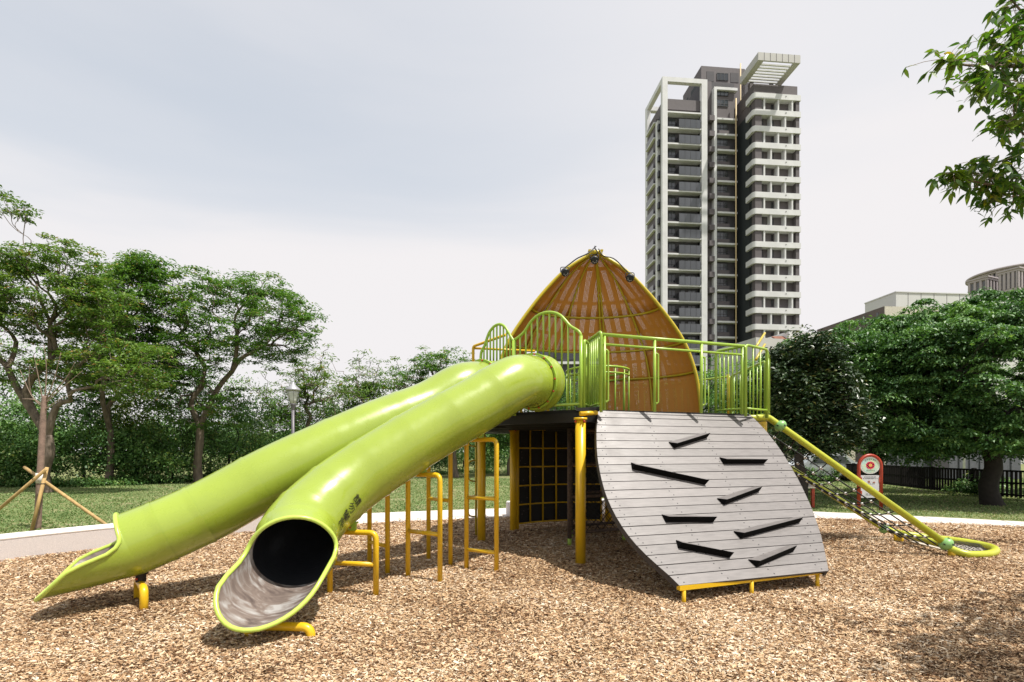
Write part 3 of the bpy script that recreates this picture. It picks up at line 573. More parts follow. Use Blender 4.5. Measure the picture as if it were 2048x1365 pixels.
for ci, strokes in enumerate(GL):
    mb = MB(); oy = (1.5-ci)*CSP
    for st in strokes:
        for (xa, ya), (xb, yb2) in zip(st[:-1], st[1:]):
            ax_, ay_ = (xa-.5)*CWD, (ya-.5)*CHT+oy; bx_, by_ = (xb-.5)*CWD, (yb2-.5)*CHT+oy; ln3 = math.hypot(bx_-ax_, by_-ay_) or 1e-6; ex, ey = (bx_-ax_)/ln3, (by_-ay_)/ln3; hw3 = .0046
            ns_ = max(1, int(ln3/.012)); 
            for k in range(ns_):
                f0, f1 = k/ns_, (k+1)/ns_; e0_ = -.003/ln3 if k == 0 else 0; e1_ = .003/ln3 if k == ns_-1 else 0
                c4 = []
                for ff, sg in ((f0+e0_,-1),(f1+e1_,-1),(f1+e1_,1),(f0+e0_,1)): c4.append(on_tube(ax_+(bx_-ax_)*ff-ey*hw3*sg, ay_+(by_-ay_)*ff+ex*hw3*sg))
                mb.quad(*c4)
    put('character', mb, BLACK, frontslide)
# ---------------- perforated canopy shell
CANM = bpy.data.materials.new('perforated_orange_sheet'); CANM.use_nodes = True; t = CANM.node_tree; b = t.nodes['Principled BSDF']; l = t.links.new; out = t.nodes['Material Output']
b.inputs['Roughness'].default_value = .42
tcn = t.nodes.new('ShaderNodeTexCoord'); n1 = t.nodes.new('ShaderNodeTexNoise'); n1.inputs['Scale'].default_value = 2.0; r = t.nodes.new('ShaderNodeValToRGB'); r.color_ramp.elements[0].color = (.55,.225,.032,1); r.color_ramp.elements[1].color = (.64,.275,.045,1)
sxn = t.nodes.new('ShaderNodeSeparateXYZ'); l(tcn.outputs['UV'], sxn.inputs[0]); l(tcn.outputs['Object'], n1.inputs['Vector']); l(n1.outputs[0], r.inputs[0]); l(r.outputs[0], b.inputs['Base Color'])
def mth(op, a, b_=None, c_=None):
    n_ = t.nodes.new('ShaderNodeMath'); n_.operation = op
    for i, q in enumerate((a, b_, c_)):
        if q is None: continue
        if isinstance(q, (int, float)): n_.inputs[i].default_value = q
        else: l(q, n_.inputs[i])
    return n_.outputs[0]
PITCH = .0205
fx = mth('SUBTRACT', mth('FRACT', mth('DIVIDE', sxn.outputs[0], PITCH)), .5); fy = mth('SUBTRACT', mth('FRACT', mth('DIVIDE', sxn.outputs[1], PITCH)), .5)
rad2 = mth('ADD', mth('MULTIPLY', fx, fx), mth('MULTIPLY', fy, fy)); hole = mth('LESS_THAN', rad2, .030)
bandf = mth('FRACT', mth('DIVIDE', sxn.outputs[0], PITCH*8)); inb = mth('LESS_THAN', bandf, .55)
vb = mth('GREATER_THAN', mth('FRACT', mth('ADD', mth('DIVIDE', sxn.outputs[1], .62), .05)), .10)
hm = mth('MULTIPLY', mth('MULTIPLY', hole, inb), vb)
tr = t.nodes.new('ShaderNodeBsdfTransparent'); mx = t.nodes.new('ShaderNodeMixShader'); l(hm, mx.inputs[0]); l(b.outputs[0], mx.inputs[1]); l(tr.outputs[0], mx.inputs[2])
tl_ = t.nodes.new('ShaderNodeBsdfTranslucent'); l(mx.outputs[0], out.inputs[0])
canopy = thing('shade_canopy', (1.65, 9.4, DZ), 'tall egg-shaped orange perforated canopy with mustard ribs standing on the deck', 'canopy')
ZC = [2.10, 2.55, 2.98, 3.53, 4.17, 4.65, 4.98, 5.20, 5.19]; AC = [1.83, 1.80, 1.73, 1.57, 1.20, .83, .53, .28, .10]
CT = spline([(1.93,0,2.05),(1.90,0,2.5),(1.82,0,3.0),(1.61,0,3.57),(1.17,0,4.22),(.76,0,4.70),(.50,0,4.93),(.27,0,5.08),(.13,0,5.16),(.08,0,5.24)], 8)
def canr(z): return float(np.interp(z, [q.z for q in CT], [q.x for q in CT]))
def can(phi, z, dr=0.0):
    # smoothed profile
    zz = (z-2.1)/(5.22-2.1); a = canr(z)
    lean = .28*max(0, zz)**1.5
    cx = 1.545; cy = 9.12+lean*.6
    x_ = cx-(a+dr)*math.cos(phi); y_ = cy+(a+dr)*.62*math.sin(phi); return Vector((x_, y_, z))
PH = [0, .68, 1.20, 1.74, 2.30, math.pi]; ZL = [2.10, 2.98, 3.53, 4.17, 5.19]
def zsamp(z0, z1, n_): return np.linspace(z0, z1, n_)
for i in range(5):
    for j in range(4):
        if i in (1, 2) and j < 2: continue
        if i == 0 and j == 0: pass
        mb = MB(); mb.uv = []; nu, nv = 8, 9
        for v_ in range(nv+1):
            z = ZL[j]+(ZL[j+1]-ZL[j])*v_/nv
            if j == 3: z = ZL[j]+(ZL[j+1]-ZL[j])*(1-(1-v_/nv)**1.6)
            for u_ in range(nu+1):
                ph = PH[i]+(PH[i+1]-PH[i])*u_/nu; mb.v.append(tuple(can(ph, z))); 
                a_m = canr(z); mb.uv.append(((ph-(PH[i]+PH[i+1])/2)*(a_m*.82)+.5*PITCH*5+10*PITCH*8, z*1.12))
        for v_ in range(nv):
            for u_ in range(nu): a_ = v_*(nu+1)+u_; mb.face((a_, a_+1, a_+nu+2, a_+nu+1), 0, True)
        o = put('perforated_panel', mb, CANM, canopy); sm = o.modifiers.new('thickness', 'SOLIDIFY'); sm.thickness = .003
for i, ph in enumerate(PH):
    z0 = 2.1 if i in (0, 1, 3, 4, 5) else 3.53
    zs = [5.19-(5.19-z0)*(1-math.cos(k/30*math.pi/2)) for k in range(31)]
    rr4 = .032 if i in (0, 5) else .02
    mb = MB(); mb.tube([can(ph, z, -.02) for z in zs], rr4, 8); rb = put('rib', mb, OLIVE, canopy)
    if i == 3:
        mb = MB(); mb.tube([can(ph+.05, z, -.02) for z in zs], rr4, 8); put('rib', mb, OLIVE, canopy)
    if i in (1, 3):
        for z in (2.3, 2.75, 3.5, 4.1, 4.6, 5.05): mb = MB(); q = can(ph+.02, z, -.04); mb.lathe([(.014,0),(.010,.012)], q, 8, axis=(0,-1,0)); put('bolt', mb, RED, canopy)
for j, (z, rng_) in enumerate(((2.98, (3, 5)), (3.53, (0, 5)), (4.17, (0, 5)))):
    mb = MB(); phs = np.linspace(PH[rng_[0]], PH[rng_[1]], 40); mb.tube([can(p_, z, -.02) for p_ in phs], .022, 8); put('hoop', mb, OLIVE, canopy)
ap = can(math.pi/2, 5.19); mb = MB(); mb.lathe([(.13,-.05),(.14,.01),(.09,.04)], (ap.x, ap.y-.05, 5.19), 20); put('top_plate', mb, OLIVE, canopy)
mb = MB(); mb.box((ap.x-.11, ap.y-.12, 5.225), (.05,.04,.03)); mb.box((ap.x+.11, ap.y-.12, 5.225), (.05,.04,.03)); mb.box((ap.x, ap.y-.05, 5.24), (.26,.05,.015)); put('top_bracket', mb, OLIVE, canopy)
def spot(p, aim, cable, label):
    t_ = thing('spotlight', p, label, 'spotlight', 'spotlights on the canopy'); a = Vector(aim).normalized()
    mb = MB(); mb.lathe([(.03,-.07),(.055,-.06),(.07,-.02),(.072,.02),(.066,.04)], p, 20, axis=a); h = put('housing', mb, BLACK, t_)
    mb = MB(); mb.lathe([(.06,.041),(.06,.045)], p, 20, axis=a); put('lens', mb, mat('spot_lens', (.05,.055,.06), .25), t_)
    for k in range(7): q = Vector(p)+a*.046+Vector((math.cos(k*.9)*.035, 0, math.sin(k*.9)*.035)); m2 = MB(); m2.lathe([(.008,0),(.007,.004)], q, 6, axis=a); put('led', m2, WHITE, t_)
    mb = MB(); mb.tube(rounded([Vector(p)+Vector((-.078,0,0)), Vector(p)+Vector((-.078,.02,.10)), Vector(p)+Vector((.078,.02,.10)), Vector(p)+Vector((.078,0,0))], .03), .008, 6); put('bracket', mb, BLACK, t_)
    mb = MB(); mb.tube(spline(cable, 6), .011, 6); put('cable', mb, BLACK, t_)
TP = Vector((ap.x, ap.y-.15, 5.29)); q1 = P(1130,545,9.05); q2 = P(1189,520,9.1); q3 = P(1260,556,9.05)
spot(q1, (.25,-.75,-.7), [TP, P(1176,507,9.1), P(1155,517,9.1), P(1140,528,9.1), q1+Vector((0,.02,.09))], 'black spotlight on the left shoulder of the orange canopy')
spot(q2, (0,-.7,-.7), [TP+Vector((-.02,0,0)), P(1190,497,9.1), P(1195,506,9.1), q2+Vector((0,.02,.09))], 'black spotlight hanging at the peak of the orange canopy')
spot(q3, (-.25,-.7,-.7), [TP+Vector((.05,0,-.05)), P(1207,512,9.1), P(1228,518,9.1), P(1249,538,9.1), P(1264,552,9.1), q3+Vector((.03,.02,.08))], 'black spotlight on the right shoulder of the orange canopy')
# ---------------- climbing wall below the deck
cw0 = Vector((.10, 9.52, 0)); cw1 = Vector((1.78, 10.05, 0)); cwall = thing('climbing_wall', (.9, 9.9, 0), 'curved black climbing wall with a yellow square grid under the deck', 'climbing wall')
def cwp(u, z, dn=0): q = cw0.lerp(cw1, u); return q+Vector((-.3,.95,0))*(.22*math.sin(math.pi*u)-dn)+Vector((0,0,z))
NCW = 6; ZW = [.14,.50,.86,1.22,1.58,1.94]
for i in range(NCW):
    for j in range(5):
        mb = MB(); u0, u1 = i/NCW, (i+1)/NCW; mb.hexa([cwp(u0,ZW[j]),cwp(u1,ZW[j]),cwp(u1,ZW[j],-.02),cwp(u0,ZW[j],-.02),cwp(u0,ZW[j+1]),cwp(u1,ZW[j+1]),cwp(u1,ZW[j+1],-.02),cwp(u0,ZW[j+1],-.02)]); put('panel', mb, DARK, cwall)
mb = MB(); mb.hexa([cwp(0,-.05),cwp(1,-.05),cwp(1,-.05,-.02),cwp(0,-.05,-.02),cwp(0,.13),cwp(1,.13),cwp(1,.13,-.02),cwp(0,.13,-.02)]); 
for i in range(NCW+1): mb = MB(); mb.tube([cwp(i/NCW,0 if i in (0,NCW) else .14,.02),cwp(i/NCW,1.94,.02)], .017 if i else .03, 6); put('upright', mb, YEL, cwall)
for z in ZW:
    mb = MB(); mb.tube([cwp(u,z,.02) for u in np.linspace(0,1,13)], .015, 6); hb = put('cross_bar', mb, YEL, cwall)
mb = MB()
for i in range(70): q = cwp(random.random(), .2+1.7*random.random(), .002); mb.lathe([(.006,0),(.006,.004)], q, 5, axis=(.3,-.95,0))
put('bolt_holes', mb, mat('pale_dot', (.35,.3,.3), .6), cwall, kind='stuff')
# ---------------- rope net climber below the deck
ncl = thing('rope_climber', (1.4, 8.6, 0), 'brown rope-wrapped frame with black diamond net under the deck', 'climbing net')
c00 = G(1139,1092); c10 = G(1248,1081); c01 = c00+Vector((.12,.8,0)); c11 = c10+Vector((.1,.8,0))
for q in (c00, c10, c01, c11):
    mb = MB(); mb.tube([q+up*.12, q+up*1.88], .036, 8); ps = put('upright', mb, BROPE, ncl); mb = MB(); mb.tube([q-up*.05, q+up*.13], .032, 8); put('foot', mb, GREEN2, ps)
for a_, b_ in ((c00,c10),(c10,c11),(c11,c01),(c01,c00)):
    for z in (.2, .78, 1.3, 1.86): mb = MB(); mb.tube([a_+up*z, b_+up*z], .026, 8); put('cross_pole', mb, BROPE, ncl)
net = MB()
def dnet(a_, b_, z0, z1, nx, nz_):
    def q(i, j): return a_.lerp(b_, i/nx)+up*(z0+(z1-z0)*j/nz_)
    for j in range(nz_):
        for i in range(nx):
            if (i+j) % 2 == 0: net.tube([q(i,j), q(i+1,j+1)], .006, 4, caps=False)
            else: net.tube([q(i+1,j), q(i,j+1)], .006, 4, caps=False)
for a_, b_ in ((c00,c10),(c10,c11),(c01,c11),(c00,c01)): dnet(a_, b_, .2, 1.86, 14, 22)
put('net', net, ROPE, ncl)
# ---------------- slanting rope net climber on the right
rn = thing('rope_net_climber', (5.8, 8.3, 0), 'slanting rope net between two thick yellow-green tubes at the right of the ramp', 'climbing net')
Nt, Nb = Vector((4.11,8.02,2.06)), Vector((6.23,7.12,.16)); Ft, Fb = Vector((4.16,9.65,1.98)), Vector((6.33,8.5,.20))
mb = MB(); mb.tube(rounded([(3.55,7.70,2.02),(4.11,8.02,2.06),Nb], .05), .050, 14); put('near_tube', mb, YG, rn)
mb = MB(); mb.tube(rounded([(3.7,9.7,1.98),Ft,Fb,(6.44,8.33,.16)], .1), .050, 14); put('far_tube', mb, YG, rn)
def loopn(p, r_, ax_, nm='clamp'):
    mb = MB(); pf = [(r_*math.sin(a)*1.0, -r_*math.cos(a)*.82) for a in np.linspace(.25, math.pi-.25, 12)]; mb.lathe(pf, p, 20, axis=ax_); c_ = put(nm, mb, MINT, rn)
    A_ = Vector(ax_).normalized(); X_ = Vector((0,0,1)); X_ = (X_-A_*X_.dot(A_)).normalized(); Y_ = A_.cross(X_)
    for k in range(8):
        a = k*math.pi/4+.3; dv = (X_*math.cos(a)+Y_*math.sin(a))*.9+A_*(.38 if k % 2 else -.38); m2 = MB(); m2.box(Vector(p)+dv.normalized()*r_*.97, (.03,.014,.014), ax=(A_, dv.normalized().cross(A_).normalized(), dv.normalized())); put('slot', m2, BLACK, c_)
axN = Nb-Nt; tN = .07
loopn(Nt+axN*.075, .098, axN); loopn(Nb-axN.normalized()*.05, .095, axN); loopn(Fb, .085, Fb-Ft); 
lo = [Nb+Vector((0,0,-.03)), Vector((6.36,6.98,.075)), Vector((6.72,7.04,.07)), Vector((7.08,7.32,.07)), Vector((7.24,7.62,.07)), Vector((7.12,7.92,.09)), Vector((6.8,8.2,.11)), Vector((6.44,8.36,.15))]
mb = MB(); mb.tube(spline(lo, 5), .052, 12); put('ground_loop', mb, YG, rn)
mb = MB(); mb.tube([(6.44,8.33,.15), Nb], .052, 12); put('base_tube', mb, YG, rn)
for q in ((6.27,7.1,0),(6.44,8.33,0)): mb = MB(); mb.lathe([(.068,-.06),(.068,.14)], q, 16); put('foot', mb, YEL, rn)
def npt(s_, t_): a_ = Nt.lerp(Nb, t_); b_ = Ft.lerp(Fb, t_); return a_.lerp(b_, s_)-up*(.34*4*s_*(1-s_)*(1-.75*t_))
for s_ in np.linspace(.14, .86, 6): mb = MB(); mb.tube([npt(s_, t_) for t_ in np.linspace(0,1,16)], .010, 6); put('long_rope', mb, ROPE, rn)
for t_ in np.linspace(.08, .93, 10):
    mb = MB(); mb.tube([npt(s_, t_) for s_ in np.linspace(0,1,15)], .010, 6); cr_ = put('cross_rope', mb, ROPE, rn)
    for s_ in np.linspace(.14, .86, 6): m2 = MB(); m2.lathe([(.010,-.024),(.021,-.012),(.021,.012),(.010,.024)], npt(s_, t_), 8, axis=axN); put('connector', m2, WHITE, cr_)
net = MB(); LP = [Vector((6.36,7.04,.10)), Vector((6.75,7.08,.10)), Vector((7.16,7.65,.10)), Vector((6.5,8.25,.14))]
for i in range(9):
    f = (i+.5)/9; net.tube([LP[0].lerp(LP[1],f)+up*-.02, LP[3].lerp(LP[2],f)], .004, 5); net.tube([LP[0].lerp(LP[3],f), LP[1].lerp(LP[2],f)], .004, 5)
put('ground_net', net, ROPE, rn)
mb = MB(); mb.prism([(6.4,7.12),(6.72,7.1),(7.1,7.55),(6.95,8.0),(6.5,8.2)], .03, .05); put('net_mat', mb, mat('pale_sand_mat', (.62,.55,.48), .9), rn)
# ================================================================== STREET FURNITURE
lp = Vector(((586-1024)/F*18.5, 18.5, 0)); S = .0185
lamp = thing('park_lamp', lp, 'grey park lamp post with a frosted glass lantern left of the slides', 'lamp post')
zt = 1.5+(905-808)*S; mb = MB(); mb.lathe([(.14,-.1),(.13,.5),(.075,.6),(.060,1.2),(.056,zt-.22)], lp, 16); put('pole', mb, LAMPG, lamp)
mb = MB(); mb.lathe([(.058,zt-.23),(.064,zt-.20),(.088,zt-.05),(.112,zt)], lp, 16); put('neck', mb, LAMPG, lamp)
mb = MB(); mb.lathe([(.105,zt),(.135,zt+.15),(.185,zt+.36),(.21,zt+.48)], lp, 16); put('lantern_glass', mb, mat('frosted_glass', (.62,.64,.62), .35, var=.15, scale=9), lamp)
for k in range(6):
    a = k*math.pi/3; mb = MB(); mb.tube([lp+Vector((.108*math.cos(a),.108*math.sin(a),zt)), lp+Vector((.188*math.cos(a),.188*math.sin(a),zt+.36)), lp+Vector((.214*math.cos(a),.214*math.sin(a),zt+.48))], .007, 4); put('lantern_bar', mb, LAMPT, lamp)
mb = MB(); mb.lathe([(.25,zt+.47),(.285,zt+.49),(.24,zt+.56),(.13,zt+.66),(.06,zt+.73),(.045,zt+.75),(.045,zt+.79),(.02,zt+.81)], lp, 20); put('hood', mb, LAMPT, lamp)
# red arched notice sign
sg = G(1739.5, 1019); dS = sg.y; k = dS/F
sign = thing('notice_sign', sg, 'red arched notice sign with a round flower picture above a white board', 'sign')
xL, xR = (1717.5-1024)*k, (1762-1024)*k; ztop = 1.5+(905-911)*k; zsh = 1.5+(905-933)*k; R_ = (xR-xL)/2; cxs = (xL+xR)/2
pts = [(xL,dS,-.05),(xL,dS,zsh)]+[(cxs-R_*math.cos(a),dS,zsh+(ztop-zsh)*math.sin(a)) for a in np.linspace(.15,math.pi-.15,14)]+[(xR,dS,zsh),(xR,dS,-.05)]
mb = MB(); mb.tube(pts, .042, 10); put('frame', mb, REDP, sign)
zc = 1.5+(905-931)*k; ra, rbz = .37*R_*2, 16.5*k
def disc(nm, cx_, y_, cz, rx, rz, m_, par, n_=32, th_=.012, kind=None):
    mb = MB(); i0 = 0
    for yy in (y_, y_+th_): mb.v += [(cx_+rx*math.cos(a), yy, cz+rz*math.sin(a)) for a in np.linspace(0,2*math.pi,n_,endpoint=False)]
    mb.face(list(range(n_))); mb.face(list(reversed(range(n_,2*n_))))
    for q in range(n_): mb.face((q,(q+1) % n_,n_+(q+1) % n_,n_+q))
    return put(nm, mb, m_, par)
rd = disc('round_board', cxs, dS-.012, zc, 20*k, 17.3*k, WHITE, sign, th_=.03)
disc('picture', cxs, dS-.016, zc, 17.5*k, 15*k, mat('pale_picture', (.36,.58,.60), .5, var=.3, scale=6, col2=(.62,.66,.38)), rd)
for q in range(9):
    a = q*2*math.pi/9; disc('petal', cxs+6*k*math.cos(a), dS-.020, zc+5*k*math.sin(a), 3.1*k, 2.8*k, mat('pink_petal', (.72,.04,.10), .5), rd, 10, .004)
disc('flower_heart', cxs, dS-.024, zc, 3.6*k, 3.2*k, mat('yellow_heart', (.8,.42,.10), .5), rd, 14, .004)
INK = mat('grey_print', (.10,.10,.12), .6)
def glyphs(mb, x0, x1, z, n_, h, y_, seed=0):
    rg = random.Random(seed); st = (x1-x0)/n_
    for q in range(n_):
        cx_ = x0+(q+.5)*st; w_ = st*.34
        for kz in (-.38, 0, .38): mb.box((cx_+rg.uniform(-.1,.1)*st, y_, z+kz*h), (w_*2*rg.uniform(.6,1), .003, h*.16))
        mb.box((cx_+rg.uniform(-.2,.2)*st, y_, z), (st*.1, .003, h*rg.uniform(.7,1)))
mb = MB(); 
for q in range(6): a = math.radians(130-16*q); glyphs(mb, cxs+15*k*math.cos(a)-1.3*k, cxs+15*k*math.cos(a)+1.3*k, zc+12.3*k*math.sin(a), 1, 2.4*k, dS-.021, q)
glyphs(mb, cxs-8*k, cxs+9*k, zc-9.8*k, 7, 1.5*k, dS-.021, 11); put('round_lettering', mb, INK, rd)
bz0, bz1 = 1.5+(905-996)*k, 1.5+(905-951)*k; bx0, bx1 = (1718.5-1024)*k, (1760-1024)*k
mb = MB(); mb.box(((bx0+bx1)/2, dS, (bz0+bz1)/2), (bx1-bx0-.07,.03,bz1-bz0)); nb_ = put('notice_board', mb, mat('white_board', (.60,.59,.62), .45, var=.04), sign)
mb = MB(); glyphs(mb, bx0+.12, bx1-.12, bz1-3.2*k, 9, 1.7*k, dS-.018, 3); glyphs(mb, bx0+.16, bx0+.48, bz1-6.2*k, 8, 1.0*k, dS-.018, 4); glyphs(mb, bx1-.46, bx1-.16, bz1-6.2*k, 7, 1.0*k, dS-.018, 5)
glyphs(mb, bx0+.15, bx0+.5, bz0+8*k, 4, 1.4*k, dS-.018, 6); glyphs(mb, bx0+.15, bx0+.45, bz0+5.6*k, 8, .9*k, dS-.018, 7); glyphs(mb, bx1-.5, bx1-.14, bz1-17*k, 8, .9*k, dS-.018, 8); put('notice_lettering', mb, INK, nb_)
mb = MB(); mb.box((bx1-.17, dS-.018, bz1-14*k), (.06,.004,.03)); mb.box((bx1-.30, dS-.018, bz1-14*k), (.05,.004,.025)); mb.box((bx0+.24, dS-.018, bz1-12*k), (.05,.004,.03)); put('picture_mark', mb, mat('rust_print', (.35,.12,.09), .6), nb_)
for zz_ in (bz1-9*k, bz0+9*k):
    for xx in (xL+.03, xR-.03): mb = MB(); mb.box((xx, dS, zz_), (.08,.05,.13)); put('side_clip', mb, REDP, sign)
# tilted information table beside the path
it = G(1628, 1016); k2 = it.y/F
tab = thing('information_table', it, 'small white-topped information table on red legs just right of the ramp', 'table')
mb = MB(); zt_ = 1.5+(905-974)*k2; a_ = it
mb.hexa([(a_.x-1.1,a_.y,zt_-.04),(a_.x+.05,a_.y,zt_-.04),(a_.x-.12,a_.y+.5,zt_+.18),(a_.x-1.1,a_.y+.5,zt_+.18),(a_.x-1.1,a_.y,zt_),(a_.x+.05,a_.y,zt_),(a_.x-.12,a_.y+.5,zt_+.22),(a_.x-1.1,a_.y+.5,zt_+.22)]); put('table_top', mb, mat('cream_panel', (.72,.66,.58), .5), tab)
for dx_ in (-1.0, .0): mb = MB(); mb.box((a_.x+dx_, a_.y+.06, (zt_-.05)/2), (.07,.07,zt_-.05)); put('leg', mb, REDP, tab)
# picket fence behind the right trees
fpts = [G(1540,950), G(1640,958), G(1745,968), G(1850,980.5), G(1950,991), G(2055,1000.5), G(2200,1016)]
fence = thing('picket_fence', fpts[3], 'long dark brown picket fence behind the sign and the trees on the right', 'fence')
tot = 0; fp2 = spline(fpts, 4); cum = [0]
for i in range(1, len(fp2)): cum.append(cum[-1]+(fp2[i]-fp2[i-1]).length)
HF = .92; npk = int(cum[-1]/.142); proto = None
def fat(s_): i = int(np.clip(np.searchsorted(cum, s_)-1, 0, len(fp2)-2)); return fp2[i].lerp(fp2[i+1], (s_-cum[i])/(cum[i+1]-cum[i]))
pkn = 0; rest = MB(); p0_ = None
for i in range(npk-1, -1, -1):
    q = fat(i*.142+.05); post = (i % 14 == 0); w_ = .10 if post else .066; hh = HF+(.03 if post else 0)
    if pkn < 298:
        if post or p0_ is None or True:
            mb = MB(); mb.box((q.x, q.y, hh/2+.02), (w_, .03 if not post else .1, hh-.04)); put('picket' if not post else 'fence_post', mb, FENCEM, fence); pkn += 1
    else: rest.box((q.x, q.y, hh/2+.02), (w_, .03, hh-.04))
if rest.v: put('far_pickets', rest, FENCEM, fence, kind='stuff')
for z in (.12, .50, HF-.03):
    mb = MB()
    for i in range(len(fp2)-1):
        a_, b_ = fp2[i], fp2[i+1]; dd = (b_-a_).normalized(); mb.box((a_+b_)/2+Vector((0,.032,z)), ((b_-a_).length+.02,.03,.06), ax=(dd, Vector((-dd.y,dd.x,0)), up))
    put('rail', mb, FENCEM, fence)
# ================================================================== BUILDINGS
class Frame:
    def __init__(s, O, f): s.O = Vector(O); s.f = Vector((f[0], f[1], 0)).normalized(); s.g = Vector((-s.f.y, s.f.x, 0))
    def p(s, u, v, z): q = s.O+s.f*u+s.g*v; return Vector((q.x, q.y, z))
    def u(s, px, v): k_ = (px-1024)/F; return (k_*(s.O.y+v*s.g.y)-s.O.x-v*s.g.x)/(s.f.x-k_*s.f.y)
    def v(s, px, u): k_ = (px-1024)/F; return (k_*(s.O.y+u*s.f.y)-s.O.x-u*s.f.x)/(s.g.x-k_*s.g.y)
    def z(s, py, u, v): return EYE+(HOR-py)/F*s.p(u, v, 0).y
    def box(s, mb, u0, u1, v0, v1, z0, z1, m=0): return mb.hexa([s.p(u0,v0,z0),s.p(u1,v0,z0),s.p(u1,v1,z0),s.p(u0,v1,z0),s.p(u0,v0,z1),s.p(u1,v0,z1),s.p(u1,v1,z1),s.p(u0,v1,z1)], m)
D0 = 105.0; T = Frame(((1325-1024)/F*D0, D0, 0), (.9959, .0905))
tower = thing('apartment_tower', T.O, 'tall grey-brown apartment tower with white frames and balconies behind the canopy', 'building')
def tb(name, u0, u1, v0, v1, z0, z1, m, par=None, label=None):
    mb = MB(); T.box(mb, u0, u1, v0, v1, z0, z1); return put(name, mb, m, par or tower, label=label)
U1 = T.u(1335.3, 0); U2 = T.u(1403.5, 0); U3 = T.u(1414.8, 0); VB = T.v(1291.3, 0)
ztf = T.z(153, 0, 0); ztp = T.z(201, U1, 1.2)
tb('frame_column', 0, U1, 0, .95, 0, ztf, TW); tb('frame_column', U2, U3, 0, .9, 0, ztf-.02, TW); tb('frame_beam', U1+.001, U2-.001, 0, .9, ztf-.95, ztf, TW)
tb('frame_column', 0, U1*.7, VB-1, VB+.3, 0, ztf, TW); tb('frame_beam', 0.002, .9, .952, VB-1.002, ztf-.95, ztf, TW); tb('frame_beam', .7, 3.4, VB-.9, VB+.1, ztf-.95, ztf-.01, TW)
FH = 3.32; zs0 = T.z(221.5, U1, 0)-.35
tb('left_wall', .55, U2-.003, 1.6, VB-.2, 0, ztp-2.3, TBD); tb('parapet', .6, U2-.003, .7, VB-.4, ztp-2.2, ztp, TBR)
UB0 = T.u(1359, 0); wx0, wx1 = T.u(1336.5, 1.6), T.u(1350, 1.6)
def window(u0, u1, v, z0, z1, nv=2, hz=.3, par=None, name='window', plane='f'):
    mb = MB(); fr_w = .09; T.box(mb, u0, u1, v, v+.06, z0, z1, 0)
    for q in range(nv+1): uu = u0+(u1-u0)*q/nv; T.box(mb, uu-fr_w/2, uu+fr_w/2, v-.05, v+.02, z0, z1, 1)
    for zz_ in (z0, z1, z0+(z1-z0)*hz): T.box(mb, u0, u1, v-.045, v+.02, zz_-fr_w/2, zz_+fr_w/2, 1)
    return put(name, mb, [GLASS, WFR], par or tower)
M0, M1 = T.u(1416.2, .6), T.u(1427.2, .6); MW0, MW1 = T.u(1427.4, .2), T.u(1432.8, .2); BY0, BY1 = T.u(1433, .5), T.u(1472, .5)
proto = {}
nf = 23
def rep(key, make, dz):
    if key not in proto: o = make(); proto[key] = o; o.location.z += dz; o['_b'] = dz; return o
    src = proto[key]; dz = dz-src['_b']; return share(src.name.split('.')[0], src, tower, (0, 0, dz))
def tbx(name, args, m):
    def f_(): mb = MB(); T.box(mb, *args); return put(name, mb, m, tower)
    return f_
z = zs0
SV0 = T.v(1308, 0); SV1 = 1.2
for k in range(nf):
    dz = -k*FH; zt1 = zs0
    if zs0+dz < 2: break
    rep('slab', tbx('floor_slab', (U1+.002, U2-.002, .08, 1.58, zt1+.06, zt1+.38), TW), dz)
    rep('band', tbx('wall_band', (U1+.004, UB0, 1.1, 1.62, zt1-FH+.44, zt1-FH+1.1), TBR), dz)
    rep('balc', tbx('balcony_panel', (UB0, U2-.25, .0, .12, zt1-FH+.30, zt1-FH+2.1), BALG), dz)
    rep('balcs', tbx('balcony_side', (UB0-.1, UB0, .0, 1.5, zt1-FH+.44, zt1-FH+2.1), WFR), dz)
    for q in range(1, 4): rep('bd%d' % q, tbx('balcony_mullion', (UB0+(U2-UB0)*q/4-.03, UB0+(U2-UB0)*q/4+.03, -.03, .0, zt1-FH+.45, zt1-FH+2.1), WFR), dz)
    rep('win1', lambda: window(wx0, wx1, 1.52, zt1-FH+1.25, zt1-.3, 2, .3), dz)
    rep('win2', lambda: window(UB0+.9, UB0+1.9, 1.52, zt1-FH+.6, zt1-.3, 1, .3), dz); rep('win3', lambda: window(UB0+2.5, U2-.6, 1.52, zt1-FH+.6, zt1-.3, 2, .3), dz)
    # narrow recessed bay with box balconies
    rep('nb', tbx('box_balcony', (M0, M1-.1, -.1, 1.0, zt1-1.15, zt1-.05), TBR), dz)
    # middle bay
    if k >= 0:
        rep('ms', tbx('floor_slab', (BY0+.002, BY1+.1, .1, 1.2, zt1-.75, zt1-.37), TW), dz)
        rep('mw', lambda: window(BY0+.25, BY0+2.7, 1.0, zt1-FH+.75, zt1-1.1, 3, .35), dz)
        rep('mp', tbx('wall_band', (BY0, BY1-1.4, .6, 1.2, zt1-FH-.36, zt1-FH+.62), TBR), dz)
    # left side balconies
    rep('ls', tbx('side_slab', (-.5, .55, 3.7, 8.6, zt1, zt1+.28), TW), dz)
    rep('lp', tbx('side_balcony', (-.45, -.35, 4.2, 8.3, zt1-FH+.30, zt1-FH+1.6), mat('grey_side_panel', (.28,.27,.30), .5)), dz)
    rep('ac', tbx('side_box', (-.35, .53, 1.3, 2.1, zt1-FH+.5, zt1-FH+1.7), WFR), dz)
tb('side_column', -.12, .5, 2.5, 3.6, 0, ztp-3.5, TW)
tb('side_wall', .05, .54, 3.62, VB-1.1, 0, ztp-2.5, TBR)
